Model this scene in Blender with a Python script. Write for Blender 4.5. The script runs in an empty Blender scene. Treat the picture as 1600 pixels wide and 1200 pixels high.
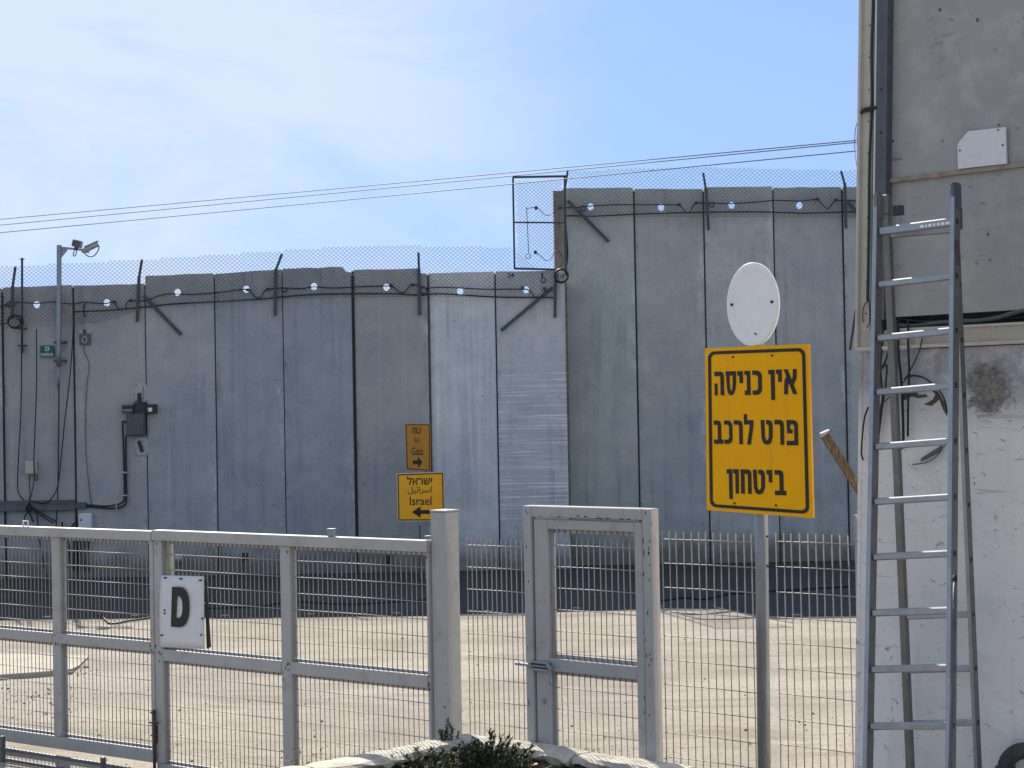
import bpy, bmesh, math, random
from mathutils import Vector, Matrix
from mathutils.geometry import tessellate_polygon
random.seed(7)
S = bpy.context.scene
C = S.collection
R = math.radians

# ------------------------------------------------------------------ camera
F = 2700.0                      # focal length in photo pixels (1600 wide)
PITCH, ROLL, H = math.atan(42 / F), R(1.05), 2.75
fw = Vector((0, math.cos(PITCH), math.sin(PITCH)))
up0 = Vector((0, -math.sin(PITCH), math.cos(PITCH)))
rt0 = Vector((1, 0, 0))
rt = rt0 * math.cos(ROLL) - up0 * math.sin(ROLL)
upv = up0 * math.cos(ROLL) + rt0 * math.sin(ROLL)
EYE = Vector((0, 0, H))
cam = bpy.data.cameras.new('camera'); co = bpy.data.objects.new('camera', cam); C.objects.link(co)
co.matrix_world = Matrix(((rt.x, upv.x, -fw.x, 0), (rt.y, upv.y, -fw.y, 0), (rt.z, upv.z, -fw.z, H), (0, 0, 0, 1)))
cam.sensor_width = 36; cam.lens = 36 * F / 1600; cam.clip_start = .05; cam.clip_end = 3000
S.camera = co

# ------------------------------------------------------------------ light
TO_SUN = Vector((-1.95, 6.75, 5.5)).normalized()
EL = math.asin(TO_SUN.z); AZ = math.atan2(TO_SUN.x, TO_SUN.y)
W = bpy.data.worlds.new('World'); S.world = W; W.use_nodes = True
wn, wl = W.node_tree.nodes, W.node_tree.links
wn.clear()
wo = wn.new('ShaderNodeOutputWorld'); bg = wn.new('ShaderNodeBackground')
sky = wn.new('ShaderNodeTexSky'); sky.sky_type = 'NISHITA'; sky.sun_disc = False
sky.sun_elevation = EL; sky.sun_rotation = AZ; sky.altitude = 50; sky.air_density = 1.0; sky.dust_density = 0.0; sky.ozone_density = 1.3
tc = wn.new('ShaderNodeTexCoord'); mp = wn.new('ShaderNodeMapping')
mp.inputs['Scale'].default_value = (1.0, 1.0, 1.9); mp.inputs['Location'].default_value = (.35, .0, .12)
n1 = wn.new('ShaderNodeTexNoise'); n1.inputs['Scale'].default_value = 4.6; n1.inputs['Detail'].default_value = 8; n1.inputs['Roughness'].default_value = .58
n1.inputs['Distortion'].default_value = .5
rp = wn.new('ShaderNodeValToRGB'); rp.color_ramp.elements[0].position = .38; rp.color_ramp.elements[1].position = .60
cl = wn.new('ShaderNodeMixRGB'); cl.inputs[2].default_value = (3.3, 3.8, 4.5, 1)
mm = wn.new("ShaderNodeMath"); mm.operation = "MULTIPLY"; mm.inputs[1].default_value = .88
# thin cloud bank left of the view, added unseen behind it for fill; clear on the right
sx = wn.new('ShaderNodeSeparateXYZ'); bank = wn.new('ShaderNodeMapRange')
bank.inputs['From Min'].default_value = .62; bank.inputs['From Max'].default_value = .36
bank.interpolation_type = 'SMOOTHERSTEP'
m2 = wn.new('ShaderNodeMath'); m2.operation = 'MULTIPLY'
wl.new(tc.outputs['Generated'], mp.inputs['Vector']); wl.new(mp.outputs[0], n1.inputs['Vector'])
wl.new(n1.outputs['Fac'], rp.inputs[0]); wl.new(rp.outputs[0], mm.inputs[0])
wl.new(tc.outputs['Generated'], sx.inputs[0]); ym = wn.new('ShaderNodeMath'); ym.operation = 'MULTIPLY_ADD'; ym.inputs[1].default_value = .5  # y term adds unseen cloud behind the camera to brighten shaded fronts
wl.new(sx.outputs['Y'], ym.inputs[0]); wl.new(sx.outputs['X'], ym.inputs[2]); wl.new(ym.outputs[0], bank.inputs['Value'])
wl.new(mm.outputs[0], m2.inputs[0]); wl.new(bank.outputs[0], m2.inputs[1])
hz = wn.new('ShaderNodeMapping'); hz.inputs['Scale'].default_value = (1, 1, .6); hz.inputs['Location'].default_value = (0, 0, .40)   # hazy day: no bright rim at the horizon
wl.new(tc.outputs['Generated'], hz.inputs['Vector']); wl.new(hz.outputs[0], sky.inputs['Vector'])
wl.new(m2.outputs[0], cl.inputs[0]); tint = wn.new('ShaderNodeMixRGB'); tint.blend_type = 'MULTIPLY'; tint.inputs[0].default_value = 1; tint.inputs[2].default_value = (.95, .88, .84, 1)
wl.new(sky.outputs[0], tint.inputs[1]); wl.new(tint.outputs[0], cl.inputs[1]); wl.new(cl.outputs[0], bg.inputs['Color'])
bg.inputs['Strength'].default_value = .095
wl.new(bg.outputs[0], wo.inputs[0])
sl = bpy.data.lights.new('sun', 'SUN'); sl.energy = 3.3; sl.angle = R(.5); sl.color = (1, .93, .82)
so = bpy.data.objects.new('sun', sl); C.objects.link(so)
so.rotation_euler = TO_SUN.to_track_quat('Z', 'Y').to_euler(); so.location = TO_SUN * 30
vs = S.view_settings; vs.view_transform = 'Standard'; vs.look = 'None'; vs.exposure = 1.23; vs.gamma = 1; vs.use_curve_mapping = False
S.cycles.max_bounces = 6

# ------------------------------------------------------------------ picture helpers: a photo pixel becomes a world point
def ray(u, v): return fw * F + rt * (u - 800) + upv * (600 - v)
def at(u, v, Y):
    d = ray(u, v); return EYE + d * (Y / d.y)
def gnd(u, v, z=0.0):
    d = ray(u, v); return EYE + d * ((z - H) / d.z)
class Plane:
    """upright plane: origin o on the ground, x runs to the photo's right, y away from the camera"""
    def __init__(self, o, ang):
        self.o = Vector((o[0], o[1], 0)); self.a = -ang
        self.d = Vector((math.cos(ang), -math.sin(ang), 0)); self.n = Vector((math.sin(ang), math.cos(ang), 0))
    def px(self, u, v, off=0.0):
        d = ray(u, v); t = ((self.o + self.n * off - EYE).dot(self.n)) / d.dot(self.n)
        p = EYE + d * t - self.o
        return p.dot(self.d), p.z

# ------------------------------------------------------------------ materials
def nd(nt, typ, **kw):
    n = nt.nodes.new(typ)
    for k, v in kw.items():
        if k in n.inputs: n.inputs[k].default_value = v
        else: setattr(n, k, v)
    return n
def rgb(c): return (c[0], c[1], c[2], 1)
def mat(name, col, rough=.6, metal=0.0, var=.15, scale=6.0, dirt=None, dirt_amt=.4, dirt_scale=9.0, bump=.0, bump_scale=60.0, spec=.4, stretch=(1, 1, 1), space='Object'):
    m = bpy.data.materials.new(name); m.use_nodes = True; nt = m.node_tree; L = nt.links
    b = nt.nodes['Principled BSDF']; b.inputs['Roughness'].default_value = rough; b.inputs['Metallic'].default_value = metal
    b.inputs['Specular IOR Level'].default_value = spec
    t = nd(nt, 'ShaderNodeTexCoord'); mpn = nd(nt, 'ShaderNodeMapping'); mpn.inputs['Scale'].default_value = stretch
    if space == 'World':
        g = nd(nt, 'ShaderNodeNewGeometry'); L.new(g.outputs['Position'], mpn.inputs[0])
    else: L.new(t.outputs['Object'], mpn.inputs[0])
    n = nd(nt, 'ShaderNodeTexNoise', Scale=scale, Detail=7.0, Roughness=.62); L.new(mpn.outputs[0], n.inputs['Vector'])
    r = nd(nt, 'ShaderNodeMapRange'); r.inputs['From Min'].default_value = .3; r.inputs['From Max'].default_value = .7
    r.inputs['To Min'].default_value = 1 - var; r.inputs['To Max'].default_value = 1 + var; L.new(n.outputs['Fac'], r.inputs['Value'])
    mul = nd(nt, 'ShaderNodeVectorMath', operation='SCALE'); mul.inputs[0].default_value = col; L.new(r.outputs[0], mul.inputs['Scale'])
    out = mul.outputs[0]
    if dirt:
        n2 = nd(nt, 'ShaderNodeTexNoise', Scale=dirt_scale, Detail=9.0, Roughness=.7); L.new(mpn.outputs[0], n2.inputs['Vector'])
        r2 = nd(nt, 'ShaderNodeMapRange'); r2.inputs['From Min'].default_value = .52; r2.inputs['From Max'].default_value = .72
        r2.inputs['To Max'].default_value = dirt_amt; L.new(n2.outputs['Fac'], r2.inputs['Value'])
        mx = nd(nt, 'ShaderNodeMixRGB'); mx.inputs[2].default_value = rgb(dirt); L.new(r2.outputs[0], mx.inputs[0]); L.new(out, mx.inputs[1]); out = mx.outputs[0]
    L.new(out, b.inputs['Base Color'])
    if bump:
        n3 = nd(nt, 'ShaderNodeTexNoise', Scale=bump_scale, Detail=5.0); L.new(mpn.outputs[0], n3.inputs['Vector'])
        bp = nd(nt, 'ShaderNodeBump', Strength=bump, Distance=.01); L.new(n3.outputs['Fac'], bp.inputs['Height']); L.new(bp.outputs[0], b.inputs['Normal'])
    return m

def ramp(nt, fac, p0, p1, lo=0.0, hi=1.0):
    r = nd(nt, 'ShaderNodeMapRange'); r.inputs['From Min'].default_value = p0; r.inputs['From Max'].default_value = p1
    r.inputs['To Min'].default_value = lo; r.inputs['To Max'].default_value = hi; nt.links.new(fac, r.inputs['Value']); return r.outputs[0]
def mixc(nt, fac, a, b, mode='MIX'):
    m = nd(nt, 'ShaderNodeMixRGB', blend_type=mode)
    for i, x in ((0, fac), (1, a), (2, b)):
        if isinstance(x, (int, float)): m.inputs[i].default_value = x
        elif isinstance(x, tuple): m.inputs[i].default_value = rgb(x)
        else: nt.links.new(x, m.inputs[i])
    return m.outputs[0]
def noise(nt, vec, scale, detail=6.0, rough=.6, stretch=None, dist=0.0):
    if stretch:
        mp_ = nd(nt, 'ShaderNodeMapping'); mp_.inputs['Scale'].default_value = stretch; nt.links.new(vec, mp_.inputs[0]); vec = mp_.outputs[0]
    n = nd(nt, 'ShaderNodeTexNoise', Scale=scale, Detail=detail, Roughness=rough, Distortion=dist); nt.links.new(vec, n.inputs['Vector']); return n.outputs['Fac']
def mathn(nt, op, a, b=None):
    m = nd(nt, 'ShaderNodeMath', operation=op)
    for i, x in enumerate((a, b)):
        if x is None: continue
        if isinstance(x, (int, float)): m.inputs[i].default_value = x
        else: nt.links.new(x, m.inputs[i])
    return m.outputs[0]

def wall_concrete():
    m = bpy.data.materials.new('wall_concrete'); m.use_nodes = True; nt = m.node_tree; L = nt.links
    b = nt.nodes['Principled BSDF']; b.inputs['Roughness'].default_value = .85; b.inputs['Specular IOR Level'].default_value = .25
    g = nd(nt, 'ShaderNodeNewGeometry').outputs['Position']
    tone = nd(nt, 'ShaderNodeAttribute', attribute_type='OBJECT', attribute_name='tone').outputs['Color']
    scr = nd(nt, 'ShaderNodeAttribute', attribute_type='OBJECT', attribute_name='scratch').outputs['Fac']
    wid = nd(nt, 'ShaderNodeAttribute', attribute_type='OBJECT', attribute_name='panel_width').outputs['Fac']
    oc = nd(nt, 'ShaderNodeTexCoord').outputs['Object']
    sep = nd(nt, 'ShaderNodeSeparateXYZ'); L.new(oc, sep.inputs[0])
    c = mixc(nt, 1.0, (.40, .405, .405), tone, 'MULTIPLY')
    # broad cloudy mottling, cooler and warmer
    c = mixc(nt, ramp(nt, noise(nt, g, .9, 5, .6), .35, .68, 0, .75), c, mixc(nt, 1.0, c, (.74, .78, .85), 'MULTIPLY'))
    c = mixc(nt, ramp(nt, noise(nt, g, 2.6, 8, .65), .45, .72, 0, .6), c, mixc(nt, 1.0, c, (1.24, 1.22, 1.18), 'MULTIPLY'))
    # water runs, strongest below the coping, patchy
    st = noise(nt, g, 1.0, 6, .62, (6, 6, .16), .25)
    pat = ramp(nt, noise(nt, g, .8, 4, .6), .42, .6)
    c = mixc(nt, mathn(nt, 'MULTIPLY', ramp(nt, st, .50, .72), mathn(nt, 'MULTIPLY', pat, .95)), c, mixc(nt, 1.0, c, (.60, .64, .71), 'MULTIPLY'))
    c = mixc(nt, mathn(nt, 'MULTIPLY', ramp(nt, noise(nt, g, 1.0, 6, .6, (9, 9, .2), .3), .58, .76), .5), c, mixc(nt, 1.0, c, (1.32, 1.31, 1.29), 'MULTIPLY'))
    # ragged blotches where formwork oil and water stained the face
    c = mixc(nt, ramp(nt, noise(nt, g, 3.3, 10, .74, (1, 1, .7), .7), .54, .68, 0, .38), c, mixc(nt, 1.0, c, (.68, .72, .79), 'MULTIPLY'))
    c = mixc(nt, ramp(nt, noise(nt, g, 5.5, 10, .76, (1, 1, .8), .5), .57, .70, 0, .34), c, mixc(nt, 1.0, c, (1.3, 1.29, 1.27), 'MULTIPLY'))
    # small scrapes
    c = mixc(nt, mathn(nt, 'MULTIPLY', ramp(nt, noise(nt, g, 1.0, 3, .5, (5, 1, 55), .5), .66, .70), ramp(nt, noise(nt, g, 1.1, 3), .53, .6)), c, mixc(nt, 1.0, c, (.55, .56, .6), 'MULTIPLY'))
    # pale mortar and chips along the right-hand joint of each panel
    edge = mathn(nt, 'SUBTRACT', wid, sep.outputs['X'])
    em = ramp(nt, edge, .17, .03); nz = ramp(nt, noise(nt, g, 7.0, 8, .7, (1.3, 1, .7)), .44, .62)
    c = mixc(nt, mathn(nt, 'MULTIPLY', mathn(nt, 'MULTIPLY', em, mathn(nt, 'MULTIPLY', nz, ramp(nt, noise(nt, g, .75, 5, .6), .46, .62))), .85), c, (.66, .66, .64))
    em2 = ramp(nt, sep.outputs['X'], .10, .0); nz2 = ramp(nt, noise(nt, g, 5.0, 8, .7), .5, .66)
    c = mixc(nt, mathn(nt, 'MULTIPLY', mathn(nt, 'MULTIPLY', em2, nz2), .5), c, (.13, .12, .11))
    # rust-brown runs here and there
    ru = mathn(nt, 'MULTIPLY', ramp(nt, noise(nt, g, 1.0, 5, .55, (3.2, 3, .12)), .64, .76), ramp(nt, noise(nt, g, 3, 6, .6), .35, .6))
    c = mixc(nt, mathn(nt, 'MULTIPLY', ru, .75), c, (.22, .175, .12))
    # pores and dark specks
    v = nd(nt, 'ShaderNodeTexVoronoi', Scale=5.5); L.new(g, v.inputs['Vector'])
    c = mixc(nt, mathn(nt, 'MULTIPLY', ramp(nt, v.outputs['Distance'], .085, .05), ramp(nt, noise(nt, g, 1.6), .5, .6)), c, (.09, .09, .095))
    c = mixc(nt, ramp(nt, noise(nt, g, 24, 9, .8), .56, .68, 0, .6), c, mixc(nt, 1.0, c, (.5, .5, .52), 'MULTIPLY'))
    c = mixc(nt, ramp(nt, noise(nt, g, 15, 9, .8, (1, 1, .6)), .58, .70, 0, .5), c, mixc(nt, 1.0, c, (1.4, 1.4, 1.38), 'MULTIPLY'))
    # mud splashed on the foot, ragged upper edge
    sp = nd(nt, 'ShaderNodeSeparateXYZ'); L.new(g, sp.inputs[0])
    mud = ramp(nt, mathn(nt, 'SUBTRACT', sp.outputs['Z'], mathn(nt, 'MULTIPLY', noise(nt, g, 2.2, 7, .7), .9)), .12, -.28)
    c = mixc(nt, mathn(nt, 'MULTIPLY', mud, .72), c, (.105, .088, .066))
    # the scratched panel: thin chalky horizontal scrapes
    sc = noise(nt, g, 1.0, 3, .5, (.55, 1, 46), .35); sc2 = ramp(nt, noise(nt, g, 2.2, 6, .7), .34, .52)
    band = mathn(nt, 'MULTIPLY', ramp(nt, sp.outputs['Z'], .6, 1.0), ramp(nt, sp.outputs['Z'], 3.62, 3.4))
    f = mathn(nt, 'MULTIPLY', mathn(nt, 'MULTIPLY', ramp(nt, sc, .545, .60), sc2), mathn(nt, 'MULTIPLY', scr, band))
    c = mixc(nt, mathn(nt, 'MULTIPLY', f, .75), c, (.86, .88, .89))
    L.new(c, b.inputs['Base Color'])
    bp = nd(nt, 'ShaderNodeBump', Strength=.6, Distance=.02); L.new(noise(nt, g, 10, 9, .75), bp.inputs['Height']); L.new(bp.outputs[0], b.inputs['Normal'])
    return m

def ground_mat():
    m = bpy.data.materials.new('dusty_concrete_yard'); m.use_nodes = True; nt = m.node_tree; L = nt.links
    b = nt.nodes['Principled BSDF']; b.inputs['Roughness'].default_value = .9; b.inputs['Specular IOR Level'].default_value = .2
    g = nd(nt, 'ShaderNodeNewGeometry').outputs['Position']
    c = (.43, .38, .31)
    c = mixc(nt, ramp(nt, noise(nt, g, .45, 6, .6), .4, .68), c, (.27, .232, .18))
    c = mixc(nt, ramp(nt, noise(nt, g, 1.6, 9, .68), .5, .7, 0, .8), c, (.43, .39, .33))
    c = mixc(nt, ramp(nt, noise(nt, g, 1.0, 8, .68, (.5, .8, 1), .8), .54, .68, 0, .85), c, (.215, .165, .115))
    c = mixc(nt, ramp(nt, noise(nt, g, 1.0, 7, .6, (.22, 2.4, 1), .5), .54, .64, 0, .7), c, (.25, .215, .165))
    c = mixc(nt, ramp(nt, noise(nt, g, 9, 9, .75), .5, .72, 0, .7), c, (.235, .21, .178))
    c = mixc(nt, ramp(nt, noise(nt, g, 3.4, 10, .76, (1, 1.5, 1), .6), .55, .64, 0, .7), c, (.25, .215, .17))
    c = mixc(nt, ramp(nt, noise(nt, g, 21, 8, .78), .51, .63, 0, .9), c, (.18, .155, .12))
    c = mixc(nt, ramp(nt, noise(nt, g, 55, 6, .75), .50, .64, 0, .85), c, (.15, .13, .105))
    c = mixc(nt, ramp(nt, noise(nt, g, 38, 6, .7), .56, .74, 0, .8), c, (.44, .41, .365))
    v = nd(nt, 'ShaderNodeTexVoronoi', Scale=7.0); L.new(g, v.inputs['Vector'])
    c = mixc(nt, ramp(nt, v.outputs['Distance'], .09, .06, 0, .8), c, (.10, .08, .06))
    L.new(c, b.inputs['Base Color'])
    bp = nd(nt, 'ShaderNodeBump', Strength=.5, Distance=.015); L.new(noise(nt, g, 30, 8, .75), bp.inputs['Height']); L.new(bp.outputs[0], b.inputs['Normal'])
    return m

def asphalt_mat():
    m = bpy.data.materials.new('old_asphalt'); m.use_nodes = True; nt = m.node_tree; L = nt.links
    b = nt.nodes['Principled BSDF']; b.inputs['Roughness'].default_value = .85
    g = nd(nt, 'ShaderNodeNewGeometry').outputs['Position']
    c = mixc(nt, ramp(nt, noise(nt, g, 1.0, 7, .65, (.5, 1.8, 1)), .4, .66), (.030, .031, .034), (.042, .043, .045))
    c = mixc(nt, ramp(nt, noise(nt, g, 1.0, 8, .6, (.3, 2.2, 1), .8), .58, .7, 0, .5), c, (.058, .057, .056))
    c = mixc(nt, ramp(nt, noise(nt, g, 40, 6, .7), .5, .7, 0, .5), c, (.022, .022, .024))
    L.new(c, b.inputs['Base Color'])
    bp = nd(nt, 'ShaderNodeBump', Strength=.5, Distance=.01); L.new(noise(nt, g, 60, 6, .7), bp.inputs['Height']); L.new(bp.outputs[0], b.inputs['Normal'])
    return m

def stucco_mat():
    """peeling white paint over grey plaster on the base wall of the cabin"""
    m = bpy.data.materials.new('peeling_white_paint'); m.use_nodes = True; nt = m.node_tree; L = nt.links
    b = nt.nodes['Principled BSDF']; b.inputs['Roughness'].default_value = .7
    o = nd(nt, 'ShaderNodeTexCoord').outputs['Object']
    sep = nd(nt, 'ShaderNodeSeparateXYZ'); L.new(o, sep.inputs[0])
    c = mixc(nt, ramp(nt, noise(nt, o, 1.6, 6, .6), .35, .7), (.80, .77, .74), (.70, .68, .665))
    # grey grime in a ragged belt under the ledge
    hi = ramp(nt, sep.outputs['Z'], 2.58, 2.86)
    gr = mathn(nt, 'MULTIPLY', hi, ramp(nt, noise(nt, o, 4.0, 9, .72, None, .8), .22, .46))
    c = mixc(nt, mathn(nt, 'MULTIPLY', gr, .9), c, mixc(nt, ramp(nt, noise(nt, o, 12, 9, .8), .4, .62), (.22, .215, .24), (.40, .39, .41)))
    # bare cement where the plaster has come away, by the ladder
    vm = nd(nt, 'ShaderNodeVectorMath', operation='DISTANCE'); L.new(o, vm.inputs[0]); vm.inputs[1].default_value = PATCH
    d = mathn(nt, 'ADD', vm.outputs['Value'], mathn(nt, 'MULTIPLY', noise(nt, o, 5, 10, .8, (.8, 1, 1.3), .5), .42))
    spots = ramp(nt, noise(nt, o, 26, 8, .75), .4, .62)
    c = mixc(nt, mathn(nt, 'MULTIPLY', ramp(nt, d, .375, .325), .97), c, mixc(nt, spots, (.085, .075, .06), (.27, .25, .215)))
    # ragged chips and scabs of lost paint
    chip = mathn(nt, 'MULTIPLY', ramp(nt, noise(nt, o, 17, 7, .72, (1, 1, 1.5), .6), .60, .635), ramp(nt, noise(nt, o, 2.4, 4), .42, .54))
    c = mixc(nt, mathn(nt, 'MULTIPLY', chip, .85), c, (.2, .18, .165))
    # thin scratches and brush-lapped patches
    c = mixc(nt, mathn(nt, 'MULTIPLY', ramp(nt, noise(nt, o, 1.0, 4, .5, (2.2, 1, 28), 1.2), .66, .69), .5), c, (.36, .35, .34))
    c = mixc(nt, ramp(nt, noise(nt, o, 3.2, 8, .7, (1, 1, 1.6)), .52, .60, 0, .4), c, (.62, .605, .60))
    c = mixc(nt, ramp(nt, noise(nt, o, 60, 5, .8), .66, .74, 0, .8), c, (.22, .21, .2))
    c = mixc(nt, ramp(nt, noise(nt, o, 1.0, 6, .6, (9, 9, .5)), .58, .74, 0, .35), c, (.45, .44, .43))
    L.new(c, b.inputs['Base Color'])
    bp = nd(nt, 'ShaderNodeBump', Strength=.4, Distance=.01); L.new(noise(nt, o, 22, 8, .7), bp.inputs['Height']); L.new(bp.outputs[0], b.inputs['Normal'])
    return m

def cabin_mat():
    m = bpy.data.materials.new('cabin_grey_concrete'); m.use_nodes = True; nt = m.node_tree; L = nt.links
    b = nt.nodes['Principled BSDF']; b.inputs['Roughness'].default_value = .8
    o = nd(nt, 'ShaderNodeTexCoord').outputs['Object']
    c = mixc(nt, ramp(nt, noise(nt, o, 1.3, 5, .6), .35, .68), (.37, .36, .345), (.31, .305, .295))
    c = mixc(nt, ramp(nt, noise(nt, o, 5, 8, .7), .48, .7, 0, .6), c, (.49, .475, .44))
    sm = mathn(nt, 'MULTIPLY', ramp(nt, noise(nt, o, 7, 9, .75, (1, 1, 2.6), .9), .58, .66), ramp(nt, noise(nt, o, 2.2, 4), .46, .56))
    c = mixc(nt, mathn(nt, 'MULTIPLY', sm, .75), c, (.135, .13, .125))
    v = nd(nt, 'ShaderNodeTexVoronoi', Scale=8.0); L.new(o, v.inputs['Vector'])
    dn = mathn(nt, 'ADD', v.outputs['Distance'], mathn(nt, 'MULTIPLY', noise(nt, o, 25, 6, .8), .14))
    c = mixc(nt, mathn(nt, 'MULTIPLY', ramp(nt, dn, .17, .13), ramp(nt, noise(nt, o, 3.0, 3), .42, .5)), c, (.10, .095, .09))
    ru = ramp(nt, noise(nt, o, 6.0, 6, .6), .69, .76, 0, .6)
    c = mixc(nt, ru, c, (.33, .24, .17))
    L.new(c, b.inputs['Base Color'])
    bp = nd(nt, 'ShaderNodeBump', Strength=.35, Distance=.01); L.new(noise(nt, o, 16, 8, .72), bp.inputs['Height']); L.new(bp.outputs[0], b.inputs['Normal'])
    return m

def sheeting_mat():
    """yellow retro-reflective sheeting with its fine rippled print"""
    m = bpy.data.materials.new('yellow_reflective_sheeting'); m.use_nodes = True; nt = m.node_tree; L = nt.links
    b = nt.nodes['Principled BSDF']; b.inputs['Roughness'].default_value = .5; b.inputs['Specular IOR Level'].default_value = .15
    o = nd(nt, 'ShaderNodeTexCoord').outputs['Object']
    w = nd(nt, 'ShaderNodeTexWave', wave_type='BANDS', bands_direction='X', Scale=21.0, Distortion=1.2); w.inputs['Detail'].default_value = 0; w.inputs['Detail Scale'].default_value = 9.0
    L.new(o, w.inputs['Vector'])
    c = mixc(nt, ramp(nt, noise(nt, o, 3.0, 6, .6), .35, .7), (1.0, .485, .0), (.95, .44, .0))
    c = mixc(nt, ramp(nt, w.outputs['Fac'], .45, 1.0, 0, .26), c, (.70, .31, .002))
    c = mixc(nt, ramp(nt, noise(nt, o, 28, 6, .8), .68, .77, 0, .6), c, (.45, .34, .14))
    c = mixc(nt, ramp(nt, noise(nt, o, 1.0, 7, .7, (14, 14, .9)), .56, .74, 0, .28), c, (.42, .27, .05))
    L.new(c, b.inputs['Base Color']); return m

# ------------------------------------------------------------------ mesh helpers
def link(name, me, m=None, parent=None, loc=None, rz=None, **props):
    if m is not None and len(me.materials) == 0: me.materials.append(m)
    o = bpy.data.objects.new(name, me); C.objects.link(o)
    if parent: o.parent = parent
    if loc is not None: o.location = loc
    if rz is not None: o.rotation_euler = (0, 0, rz)
    for k, v in props.items(): o[k] = v
    return o
def fin(bm, name, smooth=False):
    bmesh.ops.recalc_face_normals(bm, faces=bm.faces)
    me = bpy.data.meshes.new(name); bm.to_mesh(me); bm.free()
    if smooth:
        for p in me.polygons: p.use_smooth = True
    return me
def thing(name, label, cat, loc=(0, 0, 0), rz=0, group=None):
    o = bpy.data.objects.new(name, None); C.objects.link(o); o.location = loc; o.rotation_euler = (0, 0, rz)
    o.empty_display_size = .2; o['label'] = label; o['category'] = cat
    if group: o['group'] = group
    return o
def tag(o, label, cat, group=None):
    o['label'] = label; o['category'] = cat
    if group: o['group'] = group
    return o
def add_box(bm, x0, x1, y0, y1, z0, z1, bev=0.0):
    vs_ = [bm.verts.new((x, y, z)) for x in (x0, x1) for y in (y0, y1) for z in (z0, z1)]
    fs = [bm.faces.new([vs_[i] for i in q]) for q in ((0, 1, 3, 2), (4, 6, 7, 5), (0, 4, 5, 1), (2, 3, 7, 6), (0, 2, 6, 4), (1, 5, 7, 3))]
    if bev:
        es = list({e for f in fs for e in f.edges}); bmesh.ops.bevel(bm, geom=es, offset=bev, segments=1, affect='EDGES')
def box(name, x0, x1, y0, y1, z0, z1, m, parent, bev=0.003, **p):
    bm = bmesh.new(); add_box(bm, min(x0, x1), max(x0, x1), min(y0, y1), max(y0, y1), min(z0, z1), max(z0, z1), bev)
    return link(name, fin(bm, name), m, parent, **p)
def frames(pts):
    T = []
    for i in range(len(pts)):
        a = pts[max(i - 1, 0)]; b = pts[min(i + 1, len(pts) - 1)]; T.append((b - a).normalized())
    ref = Vector((0, 0, 1)) if abs(T[0].z) < .9 else Vector((1, 0, 0))
    n = T[0].cross(ref).normalized(); N = []
    for t in T:
        n = (n - t * n.dot(t))
        n = n.normalized() if n.length > 1e-6 else t.orthogonal().normalized()
        N.append(n)
    return T, N
def add_tube(bm, pts, r, k=6, caps=True):
    pts = [Vector(p) for p in pts]; T, N = frames(pts); rings = []
    rr = r if isinstance(r, (list, tuple)) else [r] * len(pts)
    for p, t, n, q in zip(pts, T, N, rr):
        b = t.cross(n)
        rings.append([bm.verts.new(p + (n * math.cos(a) + b * math.sin(a)) * q) for a in [2 * math.pi * (j + .5) / k for j in range(k)]])
    for A, B in zip(rings, rings[1:]):
        for j in range(k): bm.faces.new((A[j], A[(j + 1) % k], B[(j + 1) % k], B[j]))
    if caps: bm.faces.new(rings[0][::-1]); bm.faces.new(rings[-1])
def spline(pts, n=6):
    pts = [Vector(p) for p in pts]; out = []
    for i in range(len(pts) - 1):
        p0 = pts[max(i - 1, 0)]; p1 = pts[i]; p2 = pts[i + 1]; p3 = pts[min(i + 2, len(pts) - 1)]
        for j in range(n):
            t = j / n
            out.append(.5 * ((2 * p1) + (p2 - p0) * t + (2 * p0 - 5 * p1 + 4 * p2 - p3) * t * t + (3 * p1 - p0 - 3 * p2 + p3) * t ** 3))
    out.append(pts[-1]); return out
def tube(name, pts, r, m, parent=None, k=6, smooth=True, sp=0, **p):
    bm = bmesh.new(); add_tube(bm, spline(pts, sp) if sp else pts, r, k)
    return link(name, fin(bm, name, smooth), m, parent, **p)
def tubes(name, lists, r, m, parent=None, k=6, sp=0, **p):
    bm = bmesh.new()
    for pts in lists: add_tube(bm, spline(pts, sp) if sp else pts, r, k)
    return link(name, fin(bm, name, True), m, parent, **p)
def add_bar(bm, p0, p1, w, d, side):
    """rectangular bar from p0 to p1, w wide along side, d deep across"""
    p0, p1 = Vector(p0), Vector(p1); t = (p1 - p0).normalized(); s = Vector(side); s = (s - t * s.dot(t)).normalized(); b = t.cross(s)
    q = [[bm.verts.new(p + s * (w / 2 * i) + b * (d / 2 * j)) for i, j in ((-1, -1), (1, -1), (1, 1), (-1, 1))] for p in (p0, p1)]
    for j in range(4): bm.faces.new((q[0][j], q[0][(j + 1) % 4], q[1][(j + 1) % 4], q[1][j]))
    bm.faces.new(q[0][::-1]); bm.faces.new(q[1])
def bar(name, p0, p1, w, d, m, parent=None, side=(1, 0, 0), **p):
    bm = bmesh.new(); add_bar(bm, p0, p1, w, d, side); return link(name, fin(bm, name), m, parent, **p)
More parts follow.
